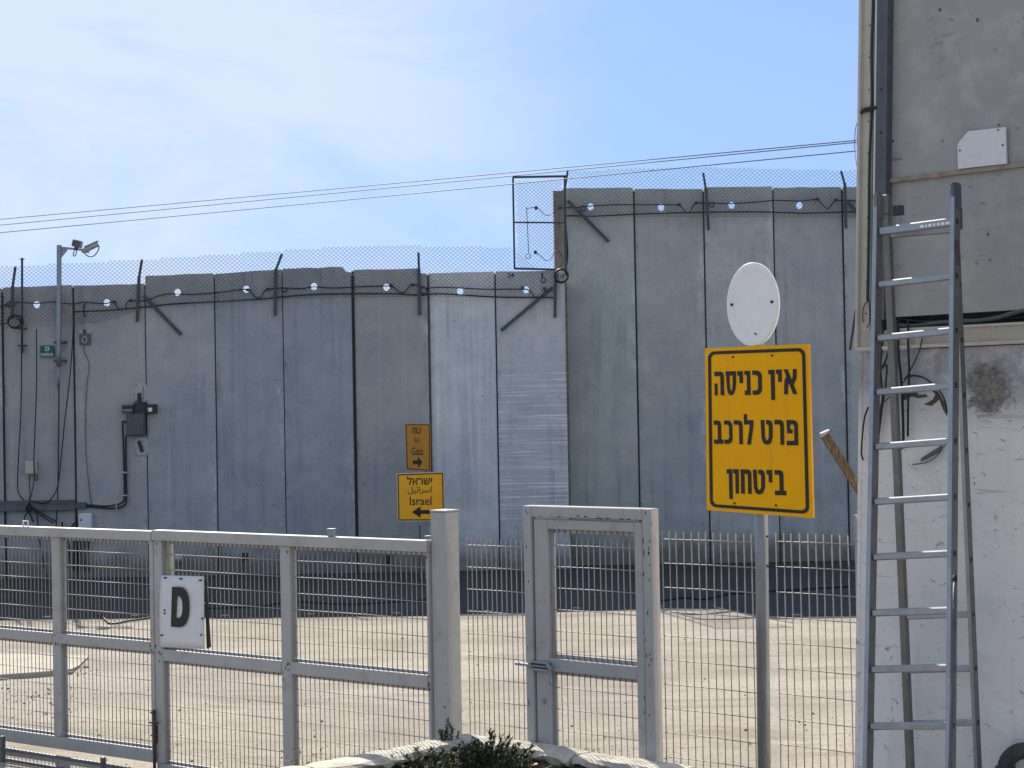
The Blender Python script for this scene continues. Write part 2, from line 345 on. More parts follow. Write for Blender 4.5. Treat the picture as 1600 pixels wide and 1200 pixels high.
def add_plate(bm, outer, holes, y0, y1, flare=1.0):
    """flat shape in x-z given thickness from y0 (front) to y1"""
    loops = [outer] + list(holes); flat = [q for l in loops for q in l]
    tris = tessellate_polygon([[Vector((x, z, 0)) for x, z in l] for l in loops])
    fr = [bm.verts.new((x, y0, z)) for x, z in flat]; bk = [bm.verts.new((x, y1, z)) for x, z in outer]
    for l in holes:
        cx, cz = sum(p[0] for p in l) / len(l), sum(p[1] for p in l) / len(l)
        bk += [bm.verts.new((cx + (x - cx) * flare, y1, cz + (z - cz) * flare)) for x, z in l]
    for t in tris:
        try: bm.faces.new([fr[i] for i in t]); bm.faces.new([bk[i] for i in reversed(t)])
        except ValueError: pass
    k = 0
    for l in loops:
        n = len(l)
        for i in range(n):
            a, b = k + i, k + (i + 1) % n
            try: bm.faces.new((fr[a], fr[b], bk[b], bk[a]))
            except ValueError: pass
        k += n
def plate(name, outer, holes, y0, y1, m, parent=None, flare=1.0, **p):
    bm = bmesh.new(); add_plate(bm, outer, holes, y0, y1, flare); return link(name, fin(bm, name), m, parent, **p)
def circ(cx, cz, r, n=20, rx=None): return [(cx + (rx or r) * math.cos(2 * math.pi * i / n), cz + r * math.sin(2 * math.pi * i / n)) for i in range(n)]
def rrect(x0, x1, z0, z1, r, n=5):
    out = []
    for cx, cz, a0 in ((x1 - r, z1 - r, 0), (x0 + r, z1 - r, 90), (x0 + r, z0 + r, 180), (x1 - r, z0 + r, 270)):
        for i in range(n + 1):
            a = R(a0 + 90 * i / n); out.append((cx + r * math.cos(a), cz + r * math.sin(a)))
    return out
def quad(pl, pts): return [pl.px(u, v) for u, v in pts]
def text(name, s, x, z, w, h, y, m, parent, bold=0.0, **p):
    """flat lettering scaled to w x h, centred on x, z, standing in the x-z plane"""
    cu = bpy.data.curves.new(name, 'FONT'); cu.body = s; cu.size = 1; cu.offset = bold; cu.fill_mode = 'FRONT'; cu.resolution_u = 3
    o = bpy.data.objects.new(name, cu); C.objects.link(o)
    dg = bpy.context.evaluated_depsgraph_get(); me = bpy.data.meshes.new_from_object(o.evaluated_get(dg))
    bpy.data.objects.remove(o); bpy.data.curves.remove(cu)
    xs = [v.co.x for v in me.vertices]; ys = [v.co.y for v in me.vertices]
    ax, bx, ay, by = min(xs), max(xs), min(ys), max(ys)
    for v in me.vertices: v.co = ((v.co.x - (ax + bx) / 2) * w / (bx - ax) + x, y, (v.co.y - (ay + by) / 2) * h / (by - ay) + z)
    me.name = name; me.materials.clear()
    return link(name, me, m, parent, **p)

# ------------------------------------------------------------------ layout planes
YW = gnd(900, 889).y                               # the great wall
g0 = gnd(243, 1196, .05)
GR = Plane((g0.x, g0.y), R(36.5))                  # right gate leaf
GL = Plane((g0.x, g0.y), R(34.9))                  # left gate leaf
p_ = GR.px(674, 900); PO = GR.o + GR.d * p_[0]
FE = Plane((PO.x, PO.y), R(39.3))                  # post, wicket, mesh fences
s_ = FE.px(1337, 900)[0]; CO = FE.o + FE.d * s_
CAB = Plane((CO.x + .012, CO.y - .03), R(44.5))    # cabin front
a_, b_ = CAB.px(1545, 612); PATCH = (a_, -.01, b_)

# ------------------------------------------------------------------ material set
M = {}
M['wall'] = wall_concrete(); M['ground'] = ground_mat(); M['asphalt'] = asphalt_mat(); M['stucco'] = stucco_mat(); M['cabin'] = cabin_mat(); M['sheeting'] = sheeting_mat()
M['joint'] = mat('joint_sealant', (.022, .023, .026), .8)
M['joint_brown'] = mat('brown_joint_mortar', (.085, .076, .064), .9, scale=12, dirt=(.03, .03, .03), dirt_amt=.7)
M['rough_edge'] = mat('rough_concrete_edge', (.215, .195, .17), .95, var=.35, scale=9, dirt=(.10, .085, .07), dirt_amt=.8, dirt_scale=20, bump=.8, bump_scale=30)
M['paint'] = mat('off_white_gate_paint', (.395, .39, .38), .5, var=.08, scale=3, dirt=(.24, .205, .165), dirt_amt=.55, dirt_scale=7, bump=.06, bump_scale=40)
M['chip'] = mat('chipped_paint_rust', (.05, .042, .038), .8)
M['wire'] = mat('galvanised_mesh_wire', (.29, .28, .265), .5, metal=.2, var=.1)
M['galv'] = mat('galvanised_steel', (.27, .30, .34), .5, metal=.55, var=.2, scale=18, dirt=(.2, .2, .2), dirt_amt=.4)
M['pole'] = mat('grey_sign_pole', (.26, .275, .29), .42, metal=.6, var=.15, scale=10, dirt=(.16, .15, .14), dirt_amt=.5, stretch=(1, 1, .3))
M['darksteel'] = mat('dark_painted_steel', (.105, .115, .13), .55, metal=.3, var=.2, scale=14, dirt=(.2, .17, .14), dirt_amt=.4)
M['fencepost'] = mat('grey_fence_steel', (.07, .078, .088), .6, metal=.3, var=.2)
M['link'] = mat('chain_link_wire', (.13, .135, .14), .55, metal=.3)
M['cable'] = mat('black_cable', (.018, .019, .022), .55)
M['greycable'] = mat('grey_cable', (.10, .11, .12), .6)
M['greencable'] = mat('green_cable', (.012, .055, .047), .5)
M['greenhose'] = mat('grey_green_hose', (.075, .10, .095), .5, dirt=(.2, .2, .18), dirt_amt=.5)
M['whitepipe'] = mat('white_conduit', (.66, .67, .68), .5, var=.05)
M['tray'] = mat('grey_cable_tray', (.12, .13, .15), .55, metal=.3)
M['beigebox'] = mat('beige_plastic', (.50, .45, .37), .55, dirt=(.25, .2, .15), dirt_amt=.5)
M['whitebox'] = mat('pale_blue_white_enamel', (.62, .66, .72), .4, var=.04)
M['greybox'] = mat('slate_plastic', (.082, .092, .108), .5)
M['blackbox'] = mat('black_plastic', (.025, .03, .034), .5)
M['plate'] = mat('zinc_plate', (.42, .43, .42), .5, metal=.3, dirt=(.2, .19, .17), dirt_amt=.6, dirt_scale=20)
M['green'] = mat('green_sign_face', (.008, .125, .095), .4, var=.04)
M['white'] = mat('white_print', (.8, .8, .8), .5, var=.03)
M['black'] = mat('black_print', (.016, .015, .015), .5, var=.1)
M['brownprint'] = mat('brown_black_print', (.035, .022, .012), .5)
M['orange'] = mat('dark_orange_sheeting', (.50, .225, .02), .5, var=.1, scale=4, dirt=(.36, .16, .03), dirt_amt=.5)  # darker orange than the yellow sheeting
M['yellow'] = mat('yellow_sheeting', (.97, .46, .005), .4, var=.07, scale=5)
M['signback'] = mat('pale_sign_edge', (.62, .55, .42), .5)
M['oval'] = mat('pale_oval_plate', (.88, .875, .86), .45, var=.06, scale=2.5, dirt=(.60, .59, .56), dirt_amt=.35, dirt_scale=3, stretch=(2, 2, .8))
M['board'] = mat('white_board', (.68, .68, .69), .5, var=.04, scale=3, dirt=(.5, .48, .45), dirt_amt=.4)
M['frame'] = mat('beige_steel_frame', (.52, .475, .40), .55, var=.08, scale=5, dirt=(.32, .25, .17), dirt_amt=.5, bump=.1)
M['ledge'] = mat('stained_beige_ledge', (.42, .375, .30), .6, var=.2, scale=6, dirt=(.17, .12, .08), dirt_amt=.8, dirt_scale=12)
M['seam'] = mat('seam_mastic', (.30, .26, .20), .8, var=.25, scale=12, dirt=(.13, .10, .07), dirt_amt=.7)
M['gap'] = mat('dark_gap_steel', (.03, .036, .042), .7)
M['alu'] = mat('weathered_aluminium', (.36, .38, .42), .42, metal=.85, var=.12, scale=14, dirt=(.33, .31, .27), dirt_amt=.5, dirt_scale=25)
M['alurail'] = mat('dull_aluminium_rail', (.205, .20, .195), .5, metal=.6, var=.14, scale=12, dirt=(.24, .22, .18), dirt_amt=.6, dirt_scale=22)
M['rubber'] = mat('black_rubber', (.022, .024, .027), .7)
M['label'] = mat('dark_warning_label', (.10, .07, .08), .5, scale=60, var=.6)
M['wood'] = mat('weathered_brown_wood', (.085, .062, .036), .8, var=.5, scale=5, stretch=(20, 20, 2), dirt=(.24, .20, .14), dirt_amt=.5, dirt_scale=5)
M['stone'] = mat('limestone_kerb', (.52, .475, .395), .9, var=.25, scale=9, dirt=(.24, .205, .15), dirt_amt=.8, dirt_scale=16, bump=.6, bump_scale=30)
M['soil'] = mat('planter_soil', (.09, .062, .04), .95, var=.4, scale=20, dirt=(.25, .2, .13), dirt_amt=.8, dirt_scale=30, bump=1, bump_scale=40)
M['leaf'] = mat('dark_green_leaf', (.060, .082, .030), .5, var=.35, scale=5)
M['leaf2'] = mat('yellow_green_leaf', (.095, .125, .03), .5, var=.3, scale=8)
M['dry'] = mat('dry_leaf_litter', (.21, .15, .085), .9, var=.4, scale=30)
M['stem'] = mat('brown_stem', (.10, .07, .045), .9)
M['petal'] = mat('red_petal', (.55, .02, .025), .5)
M['rust'] = mat('rusty_iron', (.085, .062, .048), .75, var=.3, scale=25, dirt=(.15, .08, .04), dirt_amt=.6)
M['pipe'] = mat('dark_grey_drain_pipe', (.035, .038, .042), .5, dirt=(.12, .12, .12), dirt_amt=.5)
M['slab'] = mat('pale_concrete_slab', (.42, .365, .29), .9, var=.15, scale=3, dirt=(.36, .29, .2), dirt_amt=.6, bump=.4)
M['pebble'] = mat('grey_brown_gravel', (.20, .17, .135), .9, var=.4, scale=3, space='World')
M['cream'] = mat('cream_board', (.62, .60, .44), .7, var=.06)
M['lamp'] = mat('lamp_aluminium', (.38, .40, .42), .45, metal=.4)

# ------------------------------------------------------------------ setting: yard, asphalt shaped to the wall shadow, slab
bm = bmesh.new()
nx, ny = 46, 40
gx = [-900, -400, -150, -60, -30] + [-16 + i for i in range(36)] + [30, 60, 150, 400, 900]
gy = [-60, -20, -8] + [-2 + i * 1.5 for i in range(30)] + [46, 60, 90, 150, 400, 900, 2000]
grid = [[bm.verts.new((x, y, 0)) for x in gx] for y in gy]
for j in range(len(gy) - 1):
    for i in range(len(gx) - 1): bm.faces.new((grid[j][i], grid[j][i + 1], grid[j + 1][i + 1], grid[j + 1][i]))
link('ground', fin(bm, 'ground'), M['ground'], kind='structure')

shadow_edge_px = [(-1500, 985), (-900, 978), (-400, 972), (-120, 971), (0, 969), (60, 967), (130, 967), (240, 966), (330, 967), (400, 967), (470, 965), (560, 963), (650, 963), (740, 962), (800, 962), (860, 957), (940, 954), (1030, 950), (1110, 951), (1150, 955), (1185, 961), (1230, 964), (1337, 962), (1500, 960), (1800, 958)]  # asphalt edge drawn along the wall's shadow line; its dark colour deepens that shade
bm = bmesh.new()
fr = [bm.verts.new((*gnd(u, v).xy, .005)) for u, v in shadow_edge_px]
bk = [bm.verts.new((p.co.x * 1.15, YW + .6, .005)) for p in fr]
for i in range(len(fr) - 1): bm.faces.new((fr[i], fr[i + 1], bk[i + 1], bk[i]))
link('shadow_asphalt', fin(bm, 'shadow_asphalt'), M['asphalt'], kind='structure')

sp_ = [gnd(-260, 1080), gnd(60, 1058), gnd(112, 1053), gnd(124, 1042), gnd(139, 1027), gnd(60, 1028), gnd(-260, 1034)]
bm = bmesh.new()
lo = [bm.verts.new((p.x, p.y, 0)) for p in sp_]; hi = [bm.verts.new((p.x, p.y, .055)) for p in sp_]
for p in hi[3:5]: p.co.z = .02
bm.faces.new(hi)
for i in range(len(lo)): bm.faces.new((lo[i], lo[(i + 1) % len(lo)], hi[(i + 1) % len(lo)], hi[i]))
link('concrete_ramp', fin(bm, 'concrete_ramp'), M['slab'], kind='structure')

# loose stones over the yard
bm = bmesh.new()
rnd = random.Random(3)
for k in range(520):
    if k < 300:
        u, v = rnd.uniform(-60, 1380), 965 + 300 * rnd.random() ** .8
        p = gnd(u, v)
    else:
        p = gnd(60 + rnd.gauss(0, 55), 1075 + abs(rnd.gauss(0, 22)))
        if k % 3 == 0: p = gnd(126 + rnd.gauss(0, 9), 1042 + rnd.gauss(0, 9))
    r = rnd.choice((.004, .005, .006, .008, .012)) * rnd.uniform(.7, 1.3)
    m4 = Matrix.Translation((p.x, p.y, r * .4 + .002)) @ Matrix.Rotation(rnd.uniform(0, 6), 4, 'Z') @ Matrix.Diagonal((rnd.uniform(.8, 1.7), 1, rnd.uniform(.5, .8), 1))
    bmesh.ops.create_icosphere(bm, subdivisions=1, radius=r, matrix=m4)
link('gravel', fin(bm, 'gravel'), M['pebble'], kind='stuff')

# ------------------------------------------------------------------ the great wall: one thing per height, each precast panel a part
TH = .16
YT = YW + .6
def wall_x(u, v=600, Y=None): return at(u, v, Y or YW).x
def wall_z(u, v, Y=None): return at(u, v, Y or YW).z
low_j = [-104, 5, 116.5, 229, 337.5, 444, 554, 671, 776.5, 886]
low_top = [(452, 450), (449, 445), (446, 443), (431, 427), (428, 421), (420, 417), (422, 419), (427, 424), (424, 422)]
low_hole = [None, (57, 476), (167, 473), (278, 457), (385, 452), (491, 448), (604, 449), (719, 455), (822, 453)]
tones = [(.98, .98, .98), (1.02, 1.0, .99), (1.04, 1.03, 1.02), (.98, 1.0, 1.03), (.93, .97, 1.02), (.90, .94, .99), (1.0, .99, .98), (1.66, 1.68, 1.68), (1.38, 1.40, 1.42)]
lowall = thing('concrete_wall', 'low grey precast concrete barrier wall behind the two direction signs', 'wall', (wall_x(low_j[0]), YW, 0))
tall_j = [884, 996, 1105, 1213.5, 1322, 1430, 1538, 1650, 1760]
tall_top = [(294, 293), (295, 295), (293, 291), (293, 292), (292, 292), (293, 292), (292, 291), (292, 292)]
tall_hole = [(923, 323), (1033, 324), (1143, 321), (1249, 321), (1358, 320), (1466, 320), (1576, 320), None]
tones2 = [(1.10, 1.13, 1.08), (1.04, 1.05, 1.03), (1.16, 1.15, 1.13), (1.04, 1.04, 1.04), (1.15, 1.15, 1.14), (.92, .92, .92), (1, 1, 1), (.95, .95, .95)]
tallwall = thing('concrete_wall', 'taller grey concrete barrier wall behind the large yellow sign', 'wall', (wall_x(884, 600, YT), YT, 0))
def panel(root, j0, j1, tops, hole, tone, extra=None, cham=0, gap=.02, dy=0, scratch=0, left_bev=0):
    Y = root.location.y
    x0, x1 = wall_x(j0, 600, Y) + gap * .5, wall_x(j1, 600, Y) - gap * .5
    zl, zr = wall_z(j0, tops[0], Y), wall_z(j1, tops[1], Y)
    w = x1 - x0
    out = [(0, -.3), (w, -.3)]
    if cham: out += [(w, zr - .10), (w - .10, zr - .085), (w - .17, zr + .0)]
    else: out += [(w, zr - .015), (w - .02, zr)]
    # slightly ragged top edge
    n = 5
    for i in range(1, n): t = i / n; out.append((w * (1 - t) - (.17 if cham else .02) * (1 - t), zr * (1 - t) + zl * t + random.uniform(-.008, .008)))
    out += [(.02, zl), (0, zl - .015)]
    holes = []
    if hole:
        h = at(hole[0], hole[1], Y); holes = [circ(h.x - x0, h.z, .062, 18, .055)]
    o = plate('panel', out, holes, 0, TH, M['wall'], root, 2.8)
    o.location = (x0 - root.location.x, dy, 0); o['tone'] = tone; o['scratch'] = float(scratch); o['panel_width'] = w
    return o
dys = [0, .02, .0, -.03, -.015, -.04, -.03, .01, .0]
for i in range(9):
    o = panel(lowall, low_j[i], low_j[i + 1], low_top[i], low_hole[i], tones[i], cham=(i in (5, 6)), dy=dys[i], scratch=(i == 8))
    if i == 8: o['label'] = 'panel scored with pale horizontal scratches'
for i in range(8):
    panel(tallwall, tall_j[i], tall_j[i + 1], tall_top[i], tall_hole[i], tones2[i], dy=[0, .012, -.01, .01, 0, .01, 0, 0][i])
for k in range(9):          # the wall runs on past the left of the view
    panel(lowall, -104 - 109 * (k + 1), -104 - 109 * k, (452 + 2 * k, 451 + 2 * k), (-52 - 109 * (k + 1), 478 + 2 * k), tones[(k * 4 + 1) % 6], dy=dys[(k * 3) % 6])
# joints: recessed strips between neighbouring panels
def joint(root, u, ytop, w, m, dy=-.004):
    Y = root.location.y; x = wall_x(u, 600, Y) - root.location.x
    box('joint', x - w / 2, x + w / 2, dy, dy + .08, -.2, wall_z(u, ytop, Y), m, root, 0)
for u, yt, w in (*[(-104 - 109 * k, 460 + 2 * k, .026) for k in range(9)], (5, 458, .03), (116.5, 450, .03), (229, 446, .026), (337.5, 434, .022), (444, 425, .026), (554, 424, .042), (776.5, 428, .024)):
    joint(lowall, u, yt, w, M['joint'])
joint(lowall, 671, 430, .055, M['joint_brown'], -.02)
for u, yt in ((996, 299), (1105, 299), (1213.5, 297), (1322, 297), (1430, 297), (1538, 297), (1650, 297)): joint(tallwall, u, yt, .028, M['joint'])
# wider gaps seen as black lines
for u, yt, w in ((554, 427, .05),):
    x = wall_x(u) - lowall.location.x
    box('joint', x - w / 2, x + w / 2, -.05, -.005, .5, wall_z(u, yt) - .05, M['joint'], lowall, 0)
# exposed splayed end of the taller wall
x = wall_x(884, 400) - tallwall.location.x
bm = bmesh.new()
zt, zb = wall_z(880, 296, YT), wall_z(880, 435, YT)
prof = [(-.01, 0), (-.05, .015), (-.085, .06), (-.21, .10), (-.22, .26), (0, .26)]
lo = [bm.verts.new((px_, py_, zb - .3)) for px_, py_ in prof]; hi = [bm.verts.new((px_, py_, zt + random.uniform(-.02, .01))) for px_, py_ in prof]
bm.faces.new(lo[::-1]); bm.faces.new(hi)
for i in range(len(lo)): bm.faces.new((lo[i], lo[(i + 1) % len(lo)], hi[(i + 1) % len(lo)], hi[i]))
link('end_face', fin(bm, 'end_face'), M['rough_edge'], tallwall, (wall_x(888, 400, YT) - tallwall.location.x - .03, 0, 0))
x = wall_x(884, 400, YT) - tallwall.location.x
box('leak_filler', x - .35, x - .002, -.43, -.002, -.3, wall_z(884, 440, YW), M['rough_edge'], tallwall, 0)  # hidden block added to stop sunlight leaking through the step
# painted numbers
for root, s, u, v, w, h in ((lowall, '24', 798, 430, .115, .085), (lowall, '1', 847, 430, .03, .08)):
    p = at(u, v, YW); text('painted_number', s, p.x - root.location.x, p.z, w, h, -.006, M['black'], root, .006)

# ------------------------------------------------------------------ chain-link fences on the wall tops
def band_links(name, root, tops, bots, yoff, pitch=.078, rad=.0028, slope=.88):
    """two families of slanted wires between a top line and a bottom line, all in wall coordinates"""
    YY = root.location.y
    T = [(at(u, v, YY).x, at(u, v, YY).z) for u, v in tops]; B = [(at(u, v, YY).x, at(u, v, YY).z) for u, v in bots]
    def f(L, x):
        for (xa, za), (xb, zb) in zip(L, L[1:]):
            if x <= xb: return za + (zb - za) * (x - xa) / (xb - xa)
        return L[-1][1]
    x0, x1 = T[0][0], T[-1][0]; zmin = min(z for _, z in B); zmax = max(z for _, z in T)
    bm = bmesh.new()
    for sg in (1, -1):
        span = (zmax - zmin) / slope; xs = x0 - span
        while xs < x1 + span:
            ins = []
            for k in range(41):
                z = zmin + (zmax - zmin) * k / 40; x = xs + sg * (z - zmin) / slope
                if x0 <= x <= x1 and f(B, x) <= z <= f(T, x): ins.append((x, z))
            if len(ins) > 1:
                a, b = ins[0], ins[-1]; mid = ((a[0] + b[0]) / 2 + random.uniform(-.006, .006), (a[1] + b[1]) / 2)
                y = yoff + .004 * sg
                add_tube(bm, [(q[0] - root.location.x, y + (.03 if i == 2 else 0), q[1]) for i, q in enumerate((a, mid, b))], rad, 3, False)
            xs += pitch
    # selvage wires
    for L in (B,):
        pts = [(x0 + (x1 - x0) * i / 40, 0, 0) for i in range(41)]
        add_tube(bm, [(p[0] - root.location.x, yoff, f(L, p[0]) + random.uniform(-.008, .008)) for p in pts], rad * 1.2, 3, False)
    return link(name, fin(bm, name), M['link'], root, kind='stuff')
def W3(u, v, off, root): p = at(u, v, root.location.y); return Vector((p.x - root.location.x, -off, p.z))
cl1 = thing('chain_link_fence', 'sagging chain link fence along the top of the low concrete wall', 'fence', (wall_x(-40), YW, 0))
band_links('chain_link', cl1, [(-1000, 436), (-500, 428), (-60, 420), (0, 416), (60, 413), (120, 410), (222, 405), (330, 398), (440, 391), (560, 383), (600, 382), (700, 385), (800, 385), (803, 424), (868, 424)],
           [(-1000, 528), (-500, 520), (-60, 512), (0, 511), (115, 509), (150, 507), (230, 481), (330, 473), (440, 467), (560, 464), (660, 463), (806, 466), (868, 467)], -.10)
for pts in (((21, 497), (22, 447), (25, 417)), ((216, 503), (219, 432), (222.5, 406)), ((431, 494), (432, 421), (441, 397)), ((656, 493), (655, 420), (654, 395)), ((867, 497), (868, 440), (868, 424))):
    q = [W3(u, v, .085 - (.05 if i == 2 else 0), cl1) for i, (u, v) in enumerate(pts)]
    bm = bmesh.new(); add_bar(bm, q[0], q[1], .052, .03, (1, 0, 0)); add_bar(bm, q[1] - Vector((0, .001, .02)), q[2], .04, .028, (1, 0, 0))
    link('post', fin(bm, 'post'), M['fencepost'], cl1)
for a, b in (((226, 463), (284, 523)), ((783, 517), (864, 449))):
    bar('brace', W3(*a, .075, cl1), W3(*b, .05, cl1), .055, .035, M['fencepost'], cl1, (1, 0, .4))
cl2 = thing('chain_link_fence', 'chain link fence along the top of the taller concrete wall', 'fence', (wall_x(884, 600, YT), YT, 0))
band_links('chain_link', cl2, [(886, 268), (960, 265), (1020, 262), (1100, 262), (1200, 264), (1300, 266), (1480, 267)], [(886, 340), (985, 339), (1100, 340), (1200, 340), (1300, 341), (1480, 342)], -.13)
for pts in (((884, 432), (882, 298), (887, 267)), ((1106, 361), (1102, 297), (1098, 271)), ((1320, 358), (1318, 288), (1313, 268))):
    q = [W3(u, v, .115 - (.05 if i == 2 else 0), cl2) for i, (u, v) in enumerate(pts)]
    bm = bmesh.new(); add_bar(bm, q[0], q[1], .048, .03, (1, 0, 0)); add_bar(bm, q[1] - Vector((0, .001, .02)), q[2], .036, .028, (1, 0, 0))
    link('post', fin(bm, 'post'), M['fencepost'], cl2)
for a, b in (((887, 315), (951, 378)), ((1322, 316), (1350, 345))):
    bar('brace', W3(*a, .11, cl2), W3(*b, .06, cl2), .055, .035, M['fencepost'], cl2, (1, 0, .4))
# framed mesh panel closing the step
fp = thing('framed_mesh_panel', 'square steel frame with wire mesh closing the step between both walls', 'mesh panel', (wall_x(802, 400), YW - .05, 0))
def FPp(u, v): p = at(u, v, YW); return Vector((p.x - fp.location.x, 0, p.z))
for a, b, w in (((801.5, 278), (804, 421), .034), ((801, 277.5), (884, 276), .036), ((882, 276), (882, 298), .03), ((804, 420), (868, 421.5), .036), ((803, 348), (881, 348.5), .026)):
    bar('frame_bar', FPp(*a), FPp(*b), w, .03, M['fencepost'], fp, (1, 0, 0) if abs(a[0] - b[0]) < 10 else (0, 0, 1))
class _o: pass
band_links('wire_mesh', fp, [(804, 281), (866, 279), (880, 278)], [(804, 419), (866, 420), (880, 421)], .02, pitch=.07)
for pts in (((826, 396), (823, 330), (823, 327), (834, 325), (840, 326), (852, 337), (862, 335), (868, 328)), ((836, 394), (846, 402), (853, 408), (861, 405), (866, 395), (872, 393), (878, 400), (880, 408), (876, 415))):
    tube('sensor_wire', [FPp(*q) + Vector((0, -.03, 0)) for q in pts], .006, M['cable'], fp, 5, sp=4)
bm = bmesh.new(); add_tube(bm, [FPp(825, 401) + Vector((.043 * math.cos(a), -.03, .043 * math.sin(a))) for a in [i * math.pi / 10 for i in range(21)]], .006, 5)
link('wire_loop', fin(bm, 'wire_loop', True), M['cable'], fp)
for u, v in ((837.5, 326), (836.5, 395)):
    q = FPp(u, v); box('sensor_clip', q.x - .025, q.x + .025, -.05, -.022, q.z - .03, q.z + .03, M['blackbox'], fp)

# ------------------------------------------------------------------ sensor cables
def wpts(l, off): return [at(u, v, YW - off) for u, v in l]
def cable(label, l, off, r, m=M['cable'], name='cable', sp=5, clips=(), loops=(), cat='cable', grp=None):
    o = thing(name, label, cat, at(l[0][0], l[0][1], YW - off), 0, grp) if (clips or loops) else None
    org = o.location.copy() if o else Vector()
    c = tube('wire' if o else name, [p - org for p in wpts(l, off)], r, m, o, 6, sp=sp)
    if not o: tag(c, label, cat, grp); return c
    for u, v in clips:
        q = at(u, v, YW - off) - org; box('clip', q.x - .028, q.x + .028, -.025, .03, q.z - .022, q.z + .022, M['blackbox'], o)
    for u, v, rr in loops:
        q = at(u, v, YW - off) - org
        tube('loop', [q + Vector((rr * math.cos(a), -.01, rr * math.sin(a))) for a in [i * math.pi / 9 for i in range(19)]], r, m, o, 5)
    return o
cable('sensor cable looping between the round holes of the low wall', [(-1000, 500), (-500, 490), (-20, 480), (6, 476), (15, 473), (40, 473), (60, 474), (80, 472), (100, 474), (116, 475), (132, 472), (150, 474), (166, 474), (178, 472), (184, 481), (196, 482), (200, 471), (226, 470), (248, 462), (270, 459), (300, 460), (340, 457), (384, 452), (392, 456), (400, 465), (408, 464), (416, 453), (440, 450), (470, 451), (491, 448), (520, 450), (560, 448), (602, 447), (614, 448), (624, 456), (632, 456), (642, 446), (655, 446), (668, 451), (680, 449), (720, 450), (760, 452), (818, 452), (828, 455), (838, 466), (846, 463), (853, 453)], .055, .0095, name='sensor_cable',
      clips=[(17, 472), (178, 472), (204, 469.5), (387, 453), (418.5, 452), (611, 446), (644, 445), (817, 450), (851, 451)], loops=[(445, 453, .04), (662, 454, .055), (849, 438, .04)])
cable('thick black cable running below the holes of the low wall', [(116, 520), (116, 490), (121, 487), (170, 485), (225, 480), (270, 475), (330, 472), (400, 468), (440, 464), (490, 460), (550, 459), (610, 459), (655, 461), (690, 459), (775, 464), (862, 465), (867, 470), (867, 480)], .07, .012)
cable('sensor cable looping between the round holes of the taller wall', [(872, 325), (900, 324), (923, 322), (960, 320), (1010, 320), (1050, 320), (1062, 321), (1070, 330), (1077, 332), (1086, 319), (1105, 317), (1143, 318), (1190, 315), (1213, 313), (1250, 314), (1276, 312), (1285, 320), (1294, 326), (1304, 315), (1320, 313), (1400, 315), (1500, 316)], .075 - .6, .0095, name='sensor_cable',
      clips=[(874, 325), (1061, 320), (1088, 317), (1277, 311.5), (1306, 312.5)], loops=[(911, 326, .045), (1112, 320, .04), (1331, 317, .04)])
cable('thick black cable running below the holes of the taller wall', [(877, 430), (884, 418), (887, 400), (885, 360), (884, 342), (888, 337), (925, 338), (985, 335), (1080, 332), (1180, 331), (1260, 333), (1340, 331), (1500, 331)], .09 - .6, .012)
# coil hung at the step, with its painted number behind it
ck = thing('cable_coil', 'black coil of cable hung at the step, painted 14 inside it', 'cable coil', at(877, 431, YW - .15))
for k, (rr, dy) in enumerate(((.118, 0), (.108, -.012), (.114, -.024))):
    tube('cable_turn', [Vector((rr * math.cos(a), dy + .006 * math.sin(3 * a), rr * math.sin(a))) for a in [i * math.pi / 14 for i in range(29)]], .014, M['cable'], ck, 6)
text('painted_number', '14', -.005, -.005, .125, .10, .02, M['black'], ck, .0)
ck2 = thing('cable_coil', 'loose coil of black cable on the far left wall panel', 'cable coil', at(23, 503, YW - .11))
for k, (rr, ox, oz) in enumerate(((.10, -.01, .01), (.115, .02, .0), (.09, .0, -.02))):
    tube('cable_turn', [Vector((rr * 1.15 * math.cos(a) + ox, -.012 * k, rr * math.sin(a) + oz)) for a in [i * math.pi / 14 for i in range(29)]], .009, M['cable'], ck2, 6)
tube('cable_tail', [at(-30, 507, YW - .1) - ck2.location, at(0, 506, YW - .1) - ck2.location, at(14, 505, YW - .11) - ck2.location], .009, M['cable'], ck2, 6, sp=4)

# ------------------------------------------------------------------ poles and fittings on the left of the wall
def WP(u, v, off, o): return at(u, v, YW - off) - o.location
ap = thing('antenna_pole', 'thin grey pole clamped to the far left of the wall', 'pole', at(34.5, 553, YW - .09))
tube('mast', [WP(34.5, 553, .09, ap), WP(34.5, 403, .09, ap)], .02, M['fencepost'], ap, 8)
for v in (513.5, 540): q = WP(36, v, .05, ap); box('clamp', q.x - .08, q.x + .06, -.025, .09, q.z - .012, q.z + .012, M['fencepost'], ap)
q = WP(34.5, 405, .09, ap); box('cross_tip', q.x - .045, q.x + .045, -.008, .008, q.z - .008, q.z + .008, M['fencepost'], ap, .002)
lp = thing('camera_pole', 'blue grey steel pole with a top arm, carrying a camera and a lamp', 'pole', at(91.5, 607, YW - .13))
tube('mast', [WP(91.5, 607, .13, lp), WP(91.5, 566, .13, lp)], .026, M['galv'], lp, 10)
tube('sleeve', [WP(91.7, 572, .13, lp), WP(91.8, 527, .13, lp)], .043, M['galv'], lp, 10)
a0, a1 = WP(92, 530, .13, lp), WP(92.5, 383, .13, lp)
bar('mast', a0, a1, .068, .068, M['galv'], lp)
b0, b1 = WP(96, 387, .13, lp), WP(134, 391, .13, lp)
bar('arm', b0, b1, .036, .04, M['galv'], lp, (0, 0, 1))
g_ = WP(96, 387, .13, lp); plate('gusset', [(g_.x, g_.z), (g_.x + .11, g_.z - .015), (g_.x + .10, g_.z - .05), (g_.x, g_.z - .17)], [], -.012, .012, M['galv'], lp)
